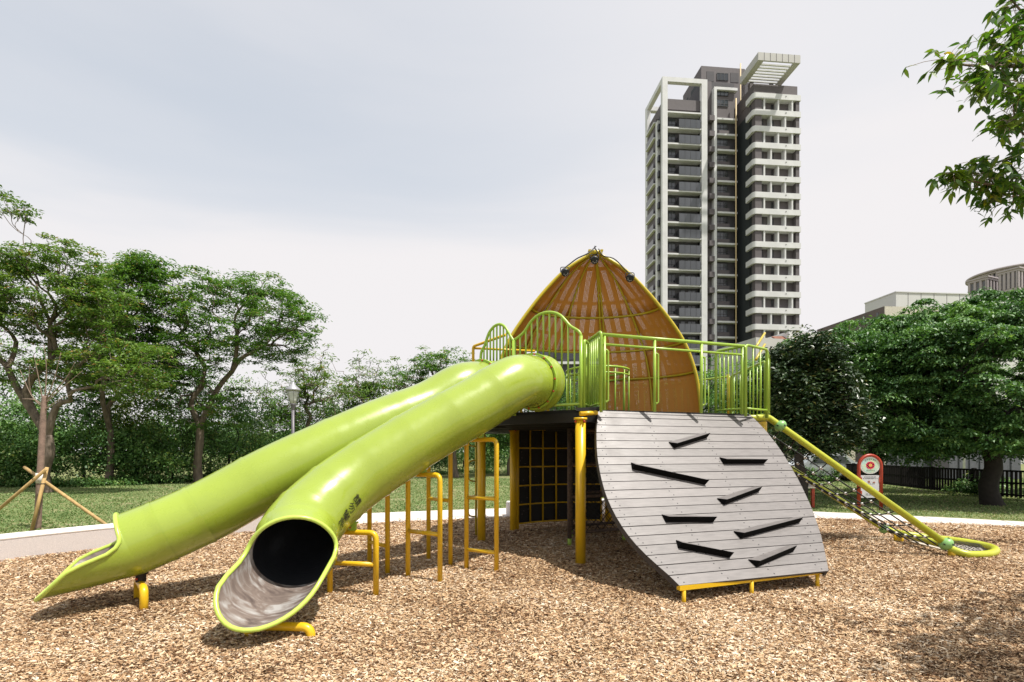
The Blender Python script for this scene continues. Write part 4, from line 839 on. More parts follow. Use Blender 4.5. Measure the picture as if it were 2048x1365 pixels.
# middle mass
VM = 1.25; zmid = T.z(152, M0, VM)
tb('middle_wall', U2+.3, BY1, VM, 14, 0, T.z(165, BY0, VM), TBD)
tb('white_pier', MW0, MW1, .0, VM-.01, 0, T.z(173.5, MW0, 0), TW); tb('pier_cap', MW1+.002, BY1+.2, .2, VM-.01, T.z(177, BY0, .2)-.2, T.z(173.5, BY0, .2), TW)
tb('recess_wall', M0, MW0-.002, 1.1, VM-.01, 0, T.z(165, BY0, VM), TBR)
# roof block at the back
VR = 3.0; r0, r1 = T.u(1402.5, VR), T.u(1478, VR); zr = T.z(132, r0, VR); zr2 = T.z(165, r0, VR); 
vb = T.v(1366, r0)
tb('roof_block', r0, T.u(1490, VR), VR, vb, 40, zr, TBR)
for (a, b_, py0, py1, m) in ((1413,1428,143,163,SHAFT),(1461,1477,146,165,SHAFT)):
    mb = MB(); T.box(mb, T.u(a,VR), T.u(b_,VR), VR-.05, VR+.02, T.z(py1,T.u(a,VR),VR), T.z(py0,T.u(a,VR),VR)); put('roof_opening', mb, TBD, tower)
window(T.u(1433.5,VR), T.u(1456,VR), VR-.06, T.z(158.5,r0,VR), T.z(144.5,r0,VR), 3, .0); window(T.u(1433.5,.9), T.u(1456,.9), .95, T.z(184,r0,.9), T.z(171,r0,.9), 3, .0)
for a, b_ in ((4, 8.5), (9.5, vb-1)):
    mb = MB(); T.box(mb, r0-.04, r0+.02, VR+a-3, VR+b_-3.5, zr-5.5, zr-2.2); put('roof_opening', mb, SHAFT, tower)
tb('upper_wall', BY0, BY1-.3, .75, 1.2, zs0-.36, T.z(177.5, BY0, .2)-.22, TBR); window(T.u(1433.5,.7), T.u(1456,.7), .66, T.z(211,r0,.7), T.z(198,r0,.7), 3, .35); window(T.u(1433.5,.7), T.u(1456,.7), .66, T.z(190,r0,.7), T.z(180,r0,.7), 3, .0)
# gas pipe
pu = T.u(1470.5, .2); mb = MB(); mb.tube([T.p(pu,-.1,2), T.p(pu,-.1,T.z(198,pu,0))], .16, 6); put('gas_pipe', mb, PIPE, tower)
pu2 = T.u(1480, VR-1); mb = MB(); mb.tube([T.p(pu2,VR-1.2,60), T.p(pu2,VR-1.2,T.z(136,pu2,VR))], .14, 6); put('gas_pipe', mb, PIPE, tower)
# dark recess with air conditioners
uR = T.u(1506.5, -5); tb('shaft_wall', BY1+.003, uR+3, 5.0, 14, 0, T.z(185, BY1, 5), SHAFT)
tb('shaft_tower', T.u(1483,3), T.u(1500,3), 3, 5, 30, T.z(163, BY1, 3), TBD)
acp = None; rgt = random.Random(4)
for k in range(20):
    for q in range(rgt.choice([1, 2, 2])):
        uu = T.u(1483, 4.7)+rgt.uniform(0,.8); zz_ = zs0-k*FH-rgt.uniform(.2,.6)-q*1.25
        mb = MB(); T.box(mb, uu, uu+.95, 4.3, 4.9, zz_, zz_+.85); T.box(mb, uu+.2, uu+.75, 4.24, 4.31, zz_+.15, zz_+.7, 1); put('air_conditioner', mb, [mat('dim_grey_metal',(.11,.12,.12),.6), BLACK], tower)
# right wing
VW = -5.0; W0, W1 = T.u(1506.5, VW), T.u(1602, VW); WI0 = T.u(1512, VW); VE = T.v(1491.3, W0)
ztw = T.z(162, W0, VW); tb('wing_wall', W0+.6, W1-.25, VW+1.3, 12, 0, ztw-2.8, TBR); tb('wing_side_shade', W0+.5, W0+.598, VW+1.5, 12, 0, ztw-5, SHAFT); tb('wing_parapet', W0+.55, W1-.3, VW+.7, 11, ztw-2.9, ztw, TBR)  # thin dark sheet paints shade over the brown side of the wing
zb0 = T.z(184.5, W0, VW); BH = 1.12
FHW = 32.95/F*T.p((W0+W1)/2, VW, 0).y
def bandmesh():
    mb = MB(); rr5 = .7; pts = []
    for a in np.linspace(math.pi, 1.5*math.pi, 7): pts.append((W0+rr5+rr5*math.cos(a), VW+rr5+rr5*math.sin(a)))
    outer = [(W0, VE)]+pts+[(W1, VW)]; inner = [(W1, VW+1.28), (W0+.62, VW+1.28), (W0+.62, VE)]
    pl = [T.p(a, b_, 0) for a, b_ in outer+inner]; n_ = len(outer)
    z0, z1 = zb0-BH, zb0; i0 = len(mb.v)
    mb.prism([(q.x, q.y) for q in pl], z0, z1)
    return put('white_band', mb, TW, tower)
for k in range(24):
    dz = -k*FHW
    if zb0+dz < 3: break
    rep('wb', bandmesh, dz)
    A_ = k % 2 == 0; zlo, zhi = zb0-FHW+.01, zb0-BH-.01
    for i, px in enumerate((1529, 1557, 1585) if A_ else (1542.5, 1571)):
        uf = T.u(px, VW+.1); rep('fin%d%d' % (A_, i), tbx('white_fin', (uf-.16, uf+.16, VW+.12, VW+1.28, zlo, zhi), TW), dz)
    pu0 = T.u(1512.5, VW+.35); rep('pier1', tbx('corner_pier', (W0+.55, T.u(1523.5, VW+.2), VW+.2, VW+1.32, zlo, zhi), TBR), dz)
    rep('pier2', tbx('end_pier', (T.u(1592, VW+.2), W1-.2, VW+.2, VW+1.32, zlo, zhi), TBR), dz)
    w_ = 1546 if A_ else 1547
    rep('sw%d' % A_, lambda: window(T.u(w_-3, VW+1.2), T.u(w_, VW+1.2), VW+1.22, zb0-FHW+.7, zb0-BH-.35, 1, .4, name='slit_window'), dz)
    rep('sdk', tbx('painted_fin_shadow', (T.u(1524, VW+1.2), T.u(1527, VW+1.2), VW+1.2, VW+1.31, zlo, zhi), TBD), dz)  # dark strip stands in for the shadow cast left of the fin
    rep('lamp', tbx('wall_vent', (T.u(1572,VW)-.08, T.u(1572,VW)+.08, VW-.06, VW, zb0-.55, zb0-.38), BLACK), dz)
    rep('wside', tbx('side_window', (W0+.5, W0+.58, VW+2.2, VE-1, zlo+.5, zhi-.2), GLASS), dz)
# roof pergola over the wing
fl = T.u(1516.5, -8.5); frr = T.u(1601, -8.5); zp = T.z(104.5, fl, -8.5); zp0 = zp-1.55; vbk = T.v(1480, fl)
tb('pergola_fascia', fl, frr, -8.5, -8.2, zp0, zp, TWG)
for q in range(1, 7): tb('fascia_joint', fl+(frr-fl)*q/7-.04, fl+(frr-fl)*q/7+.04, -8.53, -8.501, zp0, zp, TBR)
tb('pergola_side', fl, fl+.25, -8.198, vbk, zp0, zp, TWG); tb('pergola_side', frr-.25, frr, -8.198, vbk, zp0, zp, TWG)
tb('pergola_soffit', fl+.26, fl+1.25, -8.19, vbk, zp0, zp0+.2, TWG); tb('pergola_soffit', frr-1.25, frr-.26, -8.19, vbk, zp0, zp0+.2, TWG); tb('pergola_soffit', (fl+frr)/2+.6, (fl+frr)/2+1.3, -2, vbk, zp0, zp0+.2, TWG)
nl = 7
for q in range(nl):
    v_ = -7.4+(vbk+7.2)*q/nl; tb('pergola_slat', fl+1.26, frr-1.26, v_, v_+.30, zp0+.05, zp0+.30, TW)
for px in (1502, 1541.5): uu = T.u(px, VW+2.5); tb('pergola_column', uu-.4, uu+.4, VW+2.2, VW+3.0, ztw-3, zp0, TBR)
mb = MB(); q = T.p(T.u(1424,VR+2), VR+2, zr); mb.tube([q, q+Vector((0,0,.9))], .05, 5); mb.box(q+Vector((0,0,.95)), (.2,.2,.25)); put('roof_mast', mb, SILV, tower)
# dark podium glimpsed below the canopy
pod = thing('podium_building', P(1150,905,60)*1.0, 'dark low building glimpsed through the opening in the canopy', 'building'); pod.location.z = 0
mb = MB(); a_ = P(1075,700,60); b_ = P(1215,700,60); mb.box(((a_.x+b_.x)/2, 62, a_.z/2), (b_.x-a_.x, 4, a_.z)); put('wall', mb, TBD, pod)
mb = MB(); mb.box(((a_.x+b_.x)/2, 59.9, a_.z-1.6), (b_.x-a_.x, .3, .3)); put('white_ledge', mb, TW, pod)
for q in range(5): mb = MB(); mb.box((a_.x+.8+q*1.7, 59.97, a_.z-.75), (.9,.1,.9)); put('window', mb, GLASS, pod)
# low brown and white building, right
DB = 62.0; LB = Frame(((1792-1024)/F*DB, DB, 0), (.995, .09))
low = thing('long_low_building', LB.O, 'low brown and white flat-roofed building rising behind the right trees', 'building')
def lbx(name, u0, u1, v0, v1, z0, z1, m, par=None): mb = MB(); LB.box(mb, u0, u1, v0, v1, z0, z1); return put(name, mb, m, par or low)
zA = LB.z(585, 0, 0); vA = LB.v(1730, 0); ub = LB.u(1768, 0)
WG = mat('white_metal_cladding', (.60,.60,.585), .7, var=.03, scale=.5); GG = mat('pale_green_cladding', (.40,.43,.41), .7, var=.03)
lbx('white_block', 0, 20, 0, vA, 0, zA, WG); lbx('roof_edge', -.08, 20.1, -.08, vA+.05, zA, zA+.12, TW)
for q in range(8): lbx('cladding_joint', 1.6+q*1.75, 1.64+q*1.75, -.02, -.001, zA-5, zA-.01, TBR)
LB2 = Frame(((1768-1024)/F*54, 54, 0), (.995, .09)); zB = LB2.z(613, 0, 0); vB2 = LB2.v(1634, 0)
def lb2(name, u0, u1, v0, v1, z0, z1, m): mb = MB(); LB2.box(mb, u0, u1, v0, v1, z0, z1); return put(name, mb, m, low)
lb2('brown_block', 0, 9, 0, vB2, 0, zB, mat('brown_wall_tile', (.13,.10,.095), .8, var=.08, scale=2)); lb2('cream_front', .02, 9.02, -.1, -.002, 0, zB-.02, mat('cream_render', (.60,.56,.48), .8))
for px, py in ((1755,645),(1728,652),(1690,662)):
    vv = LB2.v(px, 0); zz_ = LB2.z(py-8, 0, vv); mb = MB(); LB2.box(mb, -.03, .0, vv-.15, vv+.15, zz_-.25, zz_+.6); put('slit_window', mb, GLASS, low)
# house with a tiled roof in front of the tower foot
hs = thing('tiled_roof_house', P(1560,905,38)*1.0, 'small house with white gable and terracotta tiled roof below the tower', 'house'); hs.location.z = 0
HB = Frame(((1578-1024)/F*38, 38, 0), (.97, .24))
def hbx(name, u0, u1, v0, v1, z0, z1, m): mb = MB(); HB.box(mb, u0, u1, v0, v1, z0, z1); return put(name, mb, m, hs)
zH = HB.z(663, 0, 0); hbx('white_wall', 0, 4.0, 0, 5, 0, zH, TW); hbx('grey_wall', -3.2, -.002, -.3, 5, 0, zH-.7, TWG)
mb = MB(); a_ = HB.p(.3,-.5,zH-.75); 
rooft = mat('terracotta_tile', (.23,.09,.05), .8, var=.2, scale=3)
for r_ in range(7):
    for c_ in range(1):
        z0 = zH-1.5+r_*.2; v0 = -1.5+r_*.3; mb = MB(); mb.hexa([HB.p(-1.0,v0,z0-.3),HB.p(5,v0,z0+.5-.3),HB.p(5,v0+.34,z0+.72-.3),HB.p(-1.0,v0+.34,z0+.22-.3),HB.p(-1.0,v0,z0-.22),HB.p(5,v0,z0+.58-.3),HB.p(5,v0+.34,z0+.80-.3),HB.p(-1.0,v0+.34,z0-.0)]); put('roof_course', mb, rooft, hs)
# grand far building top right
DG = 190.0; gb = thing('domed_far_building', (P(2010,905,DG).x, DG, 0), 'far pinkish building with curved colonnaded roof storey at the right edge', 'building')
GBM = mat('hazy_pink_stone', (.40,.355,.36), .8, var=.05, scale=.3); GBD = mat('hazy_grey_glass', (.16,.16,.18), .4)
gb.location = (P(2037,905,185).x, 185, 0)
def gblock(px, d_, ztop_py, px_end, ulen, ncol, hz=26):
    fr2 = Frame((X0_(px, d_), d_, 0), (.93, .37)); zt2 = EYE+(HOR-ztop_py)/F*d_; vl = fr2.v(px_end, 0)
    def gx(nm, u0, u1, v0, v1, z0, z1, m): mb = MB(); fr2.box(mb, u0, u1, v0, v1, z0, z1); return put(nm, mb, m, gb)
    gx('block_wall', .5, ulen, .5, vl-.3, 0, zt2-1.2, GBM); gx('cornice', -.5, ulen+.4, -.5, vl, zt2-.5, zt2, GBM); gx('cornice', -.15, ulen+.2, -.15, vl-.1, zt2-1.3, zt2-.52, GBM); gx('sill_band', .1, ulen, .1, vl-.2, zt2-8.2, zt2-7.4, GBM)
    for q in range(ncol+1):
        v_ = .35+(vl-1.2)*q/ncol; gx('column', -.05, .45, v_-.38, v_+.38, zt2-7.38, zt2-1.32, GBM)
        if q < ncol: gx('window', .42, .49, v_+.5, v_+(vl-1.2)/ncol-.5, zt2-7.2, zt2-1.6, GBD)
    for q in range(6):
        u_ = .3+q*2.1
        if u_ < ulen: gx('column', u_-.35, u_+.35, -.05, .45, zt2-7.38, zt2-1.32, GBM); gx('window', u_+.5, u_+1.6, .42, .49, zt2-7.2, zt2-1.6, GBD)
def X0_(px, d_): return (px-1024)/F*d_
gblock(2037, 185, 534, 1994, 16, 4); gblock(1975, 196, 552, 1933, 12, 3)
dc = Vector((X0_(2024, 222), 222, 0)); zr_ = 80.6
def drum(name, r_, z0, z1, m): mb = MB(); mb.lathe([(r_, z0), (r_, z1)], dc, 72); return put(name, mb, m, gb)
drum('drum_wall', 13.6, 0, zr_-1.6, GBD); drum('drum_roof', 15.4, zr_-.8, zr_, GBM); drum('drum_cornice', 14.6, zr_-1.6, zr_-.82, GBM); drum('drum_base', 14.4, 0, zr_-8.2, GBM)
for q in range(30):
    a = math.pi+.02+q*(math.pi-.04)/29; mb = MB(); mb.box((dc.x+14.0*math.cos(a), dc.y+14.0*math.sin(a), zr_-4.9), (.6,.6,6.5)); put('column', mb, GBM, gb)
# buildings seen through the gaps under the right trees
cb = thing('cream_house', (P(1672,905,30).x, 30, 0), 'cream rendered house wall glimpsed behind the fence left of the sign', 'house')
mb = MB(); mb.box((P(1672,905,30).x, 32, 2.2), (3.0, 3, 4.4)); put('wall', mb, mat('cream_wall', (.62,.58,.46), .85, var=.06), cb)
mb = MB(); mb.box((P(1672,905,30).x, 31.9, 4.46), (3.2, 3.4, .12)); put('roof_edge', mb, TWG, cb)
mb = MB(); mb.box((P(1672,905,30).x, 30.49, 2.9), (2.9,.03,.05)); put('wall_joint', mb, TWG, cb)
gs = thing('grey_metal_shed', (P(1870,905,27).x, 27, 0), 'grey corrugated shed behind the fence right of the sign', 'shed')
sx0, sx1 = P(1800,905,27).x, P(2080,905,27).x
for q in range(26): mb = MB(); mb.box((sx0+(q+.5)*(sx1-sx0)/26, 28+(q % 2)*.05, 1.7), ((sx1-sx0)/26-.01,.08,3.4)); put('sheet', mb, mat('shed_sheet', (.12,.125,.145), .6), gs)
mb = MB(); mb.box((P(1905,905,27).x, 27.8, 1.35), (.9,.1,1.5)); put('shutter', mb, TBD, gs); mb = MB(); mb.lathe([(.05,0),(.05,3.6)], P(1928,905,25).xy.to_3d(), 8); put('downpipe', mb, TW, gs)
mb = MB(); 
ln_ = thing('parked_car', (P(1660,905,26).x, 26, 0), 'pale parked car mostly hidden behind the fence left of the sign', 'car')
cx0 = P(1660,905,26).x
mb = MB(); sec = [(-1.9,.35),(-1.95,.75),(-1.2,.9),(-.7,1.38),(.7,1.40),(1.25,.95),(1.9,.85),(1.95,.35)]
for yy in (26, 27.6): mb.v += [(cx0+a, yy, b_) for a, b_ in sec]
nS = len(sec); mb.face(list(range(nS))); mb.face(list(reversed(range(nS, 2*nS))))
for q in range(nS): mb.face((q, (q+1) % nS, nS+(q+1) % nS, nS+q))
put('body', mb, mat('silver_car_paint', (.55,.57,.6), .25, metal=.3), ln_, bevel=.06)
mb = MB(); mb.hexa([(cx0-1.05,25.98,.92),(cx0+1.1,25.98,.95),(cx0+1.1,26,.95),(cx0-1.05,26,.92),(cx0-.62,25.98,1.32),(cx0+.62,25.98,1.33),(cx0+.62,26,1.33),(cx0-.62,26,1.32)]); put('side_window', mb, GLASS, ln_)
for dx_ in (-1.25, 1.25): mb = MB(); mb.lathe([(.12,-.01),(.32,0),(.33,.2)], (cx0+dx_, 25.95, .33), 18, axis=(0,1,0)); put('wheel', mb, BLACK, ln_)
# ================================================================== TREES
def leafmat(nm, c0, c1, c2, c3, gl=.45, tr=.22, gr=.35): k_ = {'dark_glossy_leaf': 1.45, 'shrub_leaf': 2.3, 'broad_green_leaf': 2.05}.get(nm, 1.6); c0, c1, c2, c3 = [tuple(min(.5, q*k_) for q in c_) for c_ in (c0, c1, c2, c3)]; return attr_mat(nm, [(0,c0),(.4,c1),(.8,c2),(1,c3)], trans=tr, gloss=gl, groughness=gr)
LF1 = leafmat('feathery_leaf', (.028,.062,.016), (.058,.120,.026), (.105,.175,.040), (.19,.165,.05), .25, .30, .5)
LF1B = leafmat('feathery_leaf_russet', (.035,.062,.018), (.070,.125,.028), (.125,.17,.045), (.22,.13,.06), .25, .30, .5)
LF2 = leafmat('dark_glossy_leaf', (.010,.022,.009), (.020,.043,.015), (.038,.066,.022), (.15,.14,.055), .5, .08, .42)
LF3 = leafmat('broad_green_leaf', (.022,.055,.018), (.046,.100,.028), (.088,.152,.044), (.13,.20,.060), .4, .20, .5)
LF4 = leafmat('shrub_leaf', (.018,.045,.014), (.038,.082,.022), (.075,.125,.035), (.17,.19,.06), .35, .15, .42)
LF5 = leafmat('yellow_green_leaf', (.06,.09,.018), (.11,.15,.03), (.17,.20,.045), (.25,.24,.07), .25, .3, .5)
def leaves(cent, per, spread, flat, ll, lw, seed, upb=.8, droop=.15, sag=0.0):
    rg = np.random.default_rng(seed); n_ = len(cent)*per; c_ = np.repeat(cent, per, 0)
    dr = rg.normal(0, 1, (n_,3)); rr_ = rg.random(n_)**.6; dr /= np.linalg.norm(dr, axis=1)[:,None]; off = dr*rr_[:,None]*spread*np.repeat(.65+.7*rg.random(len(cent)), per)[:,None]; off[:,2] *= flat
    off[:,2] -= sag*(off[:,0]**2+off[:,1]**2)/spread
    pos = c_+off; an = np.arctan2(off[:,1], off[:,0])+rg.normal(0,.9,n_); tl_ = rg.normal(-droop, .35, n_)
    dx_ = np.stack([np.cos(an)*np.cos(tl_), np.sin(an)*np.cos(tl_), np.sin(tl_)],1); up_ = np.stack([rg.normal(0,1-upb,n_), rg.normal(0,1-upb,n_), np.ones(n_)],1); sd3 = np.cross(up_, dx_); sd3 /= np.linalg.norm(sd3,axis=1)[:,None]; nn_ = np.cross(dx_, sd3)
    L_ = (ll*(.6+.8*rg.random(n_)))[:,None]; W_ = (lw*(.6+.8*rg.random(n_)))[:,None]; fold = nn_*W_*.25
    V_ = np.stack([pos-dx_*L_*.5, pos+sd3*W_*.5+fold+dx_*L_*.05, pos+dx_*L_*.5-nn_*L_*.12, pos-sd3*W_*.5+fold+dx_*L_*.05],1)
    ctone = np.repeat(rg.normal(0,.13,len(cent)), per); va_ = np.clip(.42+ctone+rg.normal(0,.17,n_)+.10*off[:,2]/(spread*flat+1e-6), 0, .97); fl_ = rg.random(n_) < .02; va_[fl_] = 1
    return V_, va_
def skeleton(mb, base, trunk_top, cl, r0, seed, r1f=.8, twig=.010, lean=(0,0), f=.42, wob=.10):
    rg = random.Random(seed); cl = [Vector(c_) for c_ in cl]; N = len(cl); b_ = Vector(base); tt = Vector(trunk_top)
    m1 = b_.lerp(tt, .35)+Vector((rg.uniform(-.12,.12)*r0*6, 0, 0)); m2 = b_.lerp(tt, .7)+Vector((rg.uniform(-.1,.1)*r0*6, 0, 0))
    mb.tube(spline([b_+Vector((0,0,-.1)), m1, m2, tt], 4), [r0*(1.25-.25*min(1,i/3)) - r0*(1-r1f)*i/12 for i in range(13)], 9)
    def rec(p, idx, r_, depth, pdir):
        if len(idx) == 1 or depth > 9:
            for i in idx[:4]:
                q = cl[i]; md = p.lerp(q, .5)+Vector((rg.gauss(0,wob), rg.gauss(0,wob), rg.gauss(0,wob)))*(q-p).length; mb.tube([p, md, q], [max(twig, r_*.6), twig*.9, twig*.4], 4, caps=False)
            return
        k_ = 2 if len(idx) < 14 or rg.random() < .6 else 3
        cs = [cl[i].copy() for i in rg.sample(idx, k_)]
        for _ in range(4):
            grp = [[] for _ in cs]
            for i in idx: grp[min(range(len(cs)), key=lambda c_: (cl[i]-cs[c_]).length_squared)].append(i)
            cs = [sum((cl[i] for i in g_), Vector())/len(g_) if g_ else cs[j] for j, g_ in enumerate(grp)]
        for g_, c_ in zip(grp, cs):
            if not g_: continue
            rr_ = max(twig, r0*.85*(len(g_)/N)**.5); st = p+(c_-p)*(f+rg.uniform(-.08,.1)); ln2 = (st-p).length
            md = p.lerp(st, .5)+pdir*ln2*.12+Vector((rg.gauss(0,wob), rg.gauss(0,wob), rg.gauss(0,wob)*.6))*ln2
            mb.tube(spline([p, md, st], 3), [r_*.9+(rr_-r_*.9)*i/6 for i in range(7)], 6 if rr_ > .03 else 4, caps=False)
            rec(st, g_, rr_, depth+1, (st-md).normalized())
    rec(tt, list(range(N)), r0*r1f, 0, Vector((0,0,1)))
def blobs(specs, seed, shell=.45, minz=None):
    """cluster centres inside ellipsoids (cx,cy,cz,rx,ry,rz,n)"""
    rg = np.random.default_rng(seed); out = []
    for cx2, cy2, cz2, rx, ry, rz, n_ in specs:
        v_ = rg.normal(0,1,(n_,3)); v_ /= np.linalg.norm(v_,axis=1)[:,None]; r_ = (shell+(1-shell)*rg.random(n_))[:,None]*(1+.08*rg.normal(0,1,n_))[:,None]
        out.append(np.array([cx2,cy2,cz2])+v_*r_*np.array([rx,ry,rz]))
    return np.concatenate(out)
def tree(name, label, cat, base, tt, cl, lm, per, spread, flat, ll, lw, r0, seed, bark=None, group=None, droop=.15, upb=.8, sag=0.0, **kw):
    root = thing(name, (base[0], base[1], 0), label, cat, group); mb = MB(); skeleton(mb, base, tt, cl, r0, seed, **kw); put('trunk', mb, bark or BARK, root)
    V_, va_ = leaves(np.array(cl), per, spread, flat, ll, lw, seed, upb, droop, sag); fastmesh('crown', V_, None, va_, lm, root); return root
def X(px, d_): return (px-1024)/F*d_
def Z(py, d_): return EYE+(HOR-py)/F*d_
def E(px, py, d_, rpx, rpy, n_, ry=None): k_ = d_/F; return (X(px,d_), d_, Z(py,d_), rpx*k_, ry if ry else rpx*k_*.8, rpy*k_, n_)
# open feathery trees on the left
d_ = 18.7; tree('feathery_tree', 'wide open feathery tree at the far left, its forked trunk behind the staked sapling', 'tree', (X(92,d_),d_,0), (X(95,d_),d_,Z(872,d_)),
    np.concatenate([blobs([E(40,590,d_,170,85,190),E(-110,560,d_,160,110,80),E(190,620,d_,80,80,75),E(30,720,d_,180,70,85),E(110,530,d_,100,50,60),E(240,740,d_,110,70,70),E(15,415,d_,60,30,16)], 1, .48)]), LF1B, 62, .46, .32, .16, .052, .19, 1, upb=.62, r1f=.85, f=.45, wob=.14)
d_ = 23.5; tree('feathery_tree', 'feathery tree with a rounded top just right of the forked trunk', 'tree', (X(215,d_),d_,0), (X(220,d_),d_,Z(860,d_)),
    blobs([E(250,620,d_,100,95,170),E(300,720,d_,120,80,130),E(180,740,d_,90,80,80),E(283,545,d_,55,45,50)], 2, .25), LF1, 76, .55, .34, .19, .060, .16, 2, upb=.62, f=.45, wob=.14)
d_ = 24.8; tree('feathery_tree', 'umbrella-shaped feathery tree with a pale bare trunk left of the lamp post', 'tree', (X(397,d_),d_,0), (X(400,d_),d_,Z(850,d_)),
    np.concatenate([blobs([E(470,640,d_,150,95,200),E(385,600,d_,80,60,50),E(550,650,d_,85,85,90),E(400,800,d_,100,70,70),E(350,710,d_,70,60,30)], 3, .68)]), LF1, 66, .56, .30, .19, .058, .20, 3, upb=.62, r1f=.85, f=.46, wob=.15)
d_ = 31; tree('feathery_tree', 'sparse twiggy tree directly behind the lamp post', 'tree', (X(600,d_),d_,0), (X(605,d_),d_,Z(870,d_)),
    blobs([E(610,775,d_,115,90,190),E(560,830,d_,90,70,90)], 4, .1), LF1B, 26, .6, .32, .22, .065, .17, 4, bark=BARK, f=.42, wob=.18, twig=.016)
d_ = 36; tree('feathery_tree', 'sparse brownish twiggy tree right of the lamp post above the rear slide', 'tree', (X(735,d_),d_,0), (X(738,d_),d_,Z(870,d_)),
    blobs([E(740,785,d_,95,90,190),E(680,830,d_,80,70,90)], 5, .1), LF1B, 30, .65, .32, .25, .075, .18, 5, f=.42, wob=.18, twig=.018)
d_ = 34; tree('feathery_tree', 'rounded open tree just left of the top of the slides', 'tree', (X(850,d_),d_,0), (X(855,d_),d_,Z(860,d_)),
    blobs([E(870,755,d_,100,72,170),E(910,820,d_,90,70,90)], 6, .25), LF1, 42, .65, .32, .23, .075, .2, 6, f=.44, wob=.16, twig=.016)
d_ = 30; tree('park_tree', 'dark-trunked tree seen between the yellow slide supports', 'tree', (X(911,d_),d_,0), (X(908,d_),d_,Z(880,d_)),
    blobs([E(930,850,d_,90,50,70),E(970,800,d_,70,60,50)], 7, .2), LF3, 90, .75, .5, .16, .07, .2, 7)
d_ = 33; tree('park_tree', 'leafy tree seen under the deck beside the climbing wall', 'tree', (X(1022,d_),d_,0), (X(1022,d_),d_,Z(890,d_)),
    blobs([E(1020,860,d_,90,70,90),E(1130,800,d_,120,60,70)], 8, .2), LF3, 90, .85, .5, .18, .08, .22, 8)
# thicket of shrubs along the far side of the lawn
SHR = [(-60,22,110,190,4,'dark shrub at the far left edge below the wide feathery tree'),(60,23,95,180,3,'mid green shrub behind the forked trunk'),(165,24,90,195,3,'mid green shrub right of the forked trunk'),(240,26,85,215,5,'yellow-green shrub standing behind the dark ones, left'),
       (300,24.5,75,110,4,'low dark shrub left of the pale bare trunk'),(345,27,95,215,4,'tall dark shrub behind the pale bare trunk'),(455,27,90,190,4,'dark green shrub between the bare trunk and the lamp post'),(540,30,85,160,3,'green shrub left of the lamp post foot'),
       (640,33,95,150,4,'green shrub right of the lamp post foot'),(745,36,95,140,2,'dark shrub behind the middle of the rear slide'),(840,36,85,130,3,'green shrub beyond the middle slide supports'),(925,38,90,85,4,'shrub behind the tallest yellow slide support'),(1020,38,90,90,3,'shrub beyond the left edge of the deck'),(-190,24,120,170,2,'large shrub just outside the left edge of the picture'),
       (10,27,120,280,3,'tall pale green bushy shrub at the far left behind the forked trunk'),(420,32,120,225,3,'bushy green shrub far behind the umbrella-shaped tree')]
for i, (px, d_, rx, h, kd, lab) in enumerate(SHR):
    k_ = d_/F; hh = (h)*k_; lm = {2:LF2,3:LF3,4:LF4,5:LF5}[kd]
    cl = blobs([(X(px,d_), d_, hh*.5, rx*k_, rx*k_*.7, hh*.52, 46),(X(px-rx*.5,d_), d_-.3, hh*.28, rx*k_*.6, rx*k_*.5, hh*.3, 16),(X(px+rx*.5,d_), d_-.3, hh*.3, rx*k_*.6, rx*k_*.5, hh*.3, 16)], 50+i, .5)
    cl = cl[cl[:,2] > .15]
    root = thing('shrub', (X(px,d_), d_, 0), lab, 'shrub', 'shrubs along the far side of the lawn'); mb = MB(); skeleton(mb, (X(px,d_),d_,0), (X(px,d_)+.1,d_,hh*.25), cl, .07, 60+i, twig=.012); put('stem', mb, BARKD, root)
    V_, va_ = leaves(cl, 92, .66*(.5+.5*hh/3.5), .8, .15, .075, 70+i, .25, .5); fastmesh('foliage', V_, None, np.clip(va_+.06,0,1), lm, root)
# far wood line that closes the view
cl = blobs([(X(px_,60), 60+random.random()*6, 2.2+1.4*random.random(), 5, 2, 2.4, 26) for px_ in range(-300, 1500, 90)], 99, .1)
V_, va_ = leaves(cl, 120, 1.6, .7, .42, .22, 99, .6, .3); wl = fastmesh('far_wood', V_, None, va_, LF3, kind='stuff', label='far wood reading as one dark green mass behind the park')
# low ground cover at the lawn's far edge
cl = blobs([(X(px_,23+max(0,(px_-200))*.018), 23+max(0,(px_-200))*.018-1.2, .12, 1.1, .6, .22, 10) for px_ in range(-150, 1060, 45)], 98, .1)
V_, va_ = leaves(cl, 60, .4, .5, .12, .06, 98, .6, .3); fastmesh('ground_cover', V_, None, va_, LF4, kind='stuff', label='low leafy ground cover along the far edge of the lawn')
# pruned sapling with stakes
st_b = G(74, 1057); d_ = st_b.y; sap = thing('staked_sapling', st_b, 'pruned bare sapling with a few shoots, propped by wooden stakes at the left', 'tree')
top = P(90, 792, d_); mb = MB(); mb.tube(spline([st_b-up*.1, P(79,980,d_), P(84,880,d_), P(87,825,d_), top], 4), [.062-.018*i/16 for i in range(17)], 10); tk = put('trunk', mb, mat('sapling_bark', (.28,.19,.15), .85, var=.2, scale=14, bump=.3), sap)
mb = MB()
for (a, b_, c_) in (((84,815),(62,790),(40,740)),((86,805),(78,760),(68,712)),((90,795),(93,740),(88,690)),((92,800),(108,760),(122,705)),((92,806),(120,780),(165,742)),((90,820),(118,800),(142,790)),((86,812),(70,800),(44,798)),((93,800),(130,760),(150,725)),((62,790),(58,760),(60,730))):
    mb.tube(spline([P(*a,d_), P(*b_,d_-.1), P(*c_,d_-.2)], 4), [.014-.010*i/8 for i in range(9)], 5)
put('shoots', mb, BARKL, sap)
mb = MB(); mb.lathe([(.066,0),(.068,.2)], P(80,967,d_), 12); put('wrap', mb, WHITE, sap)
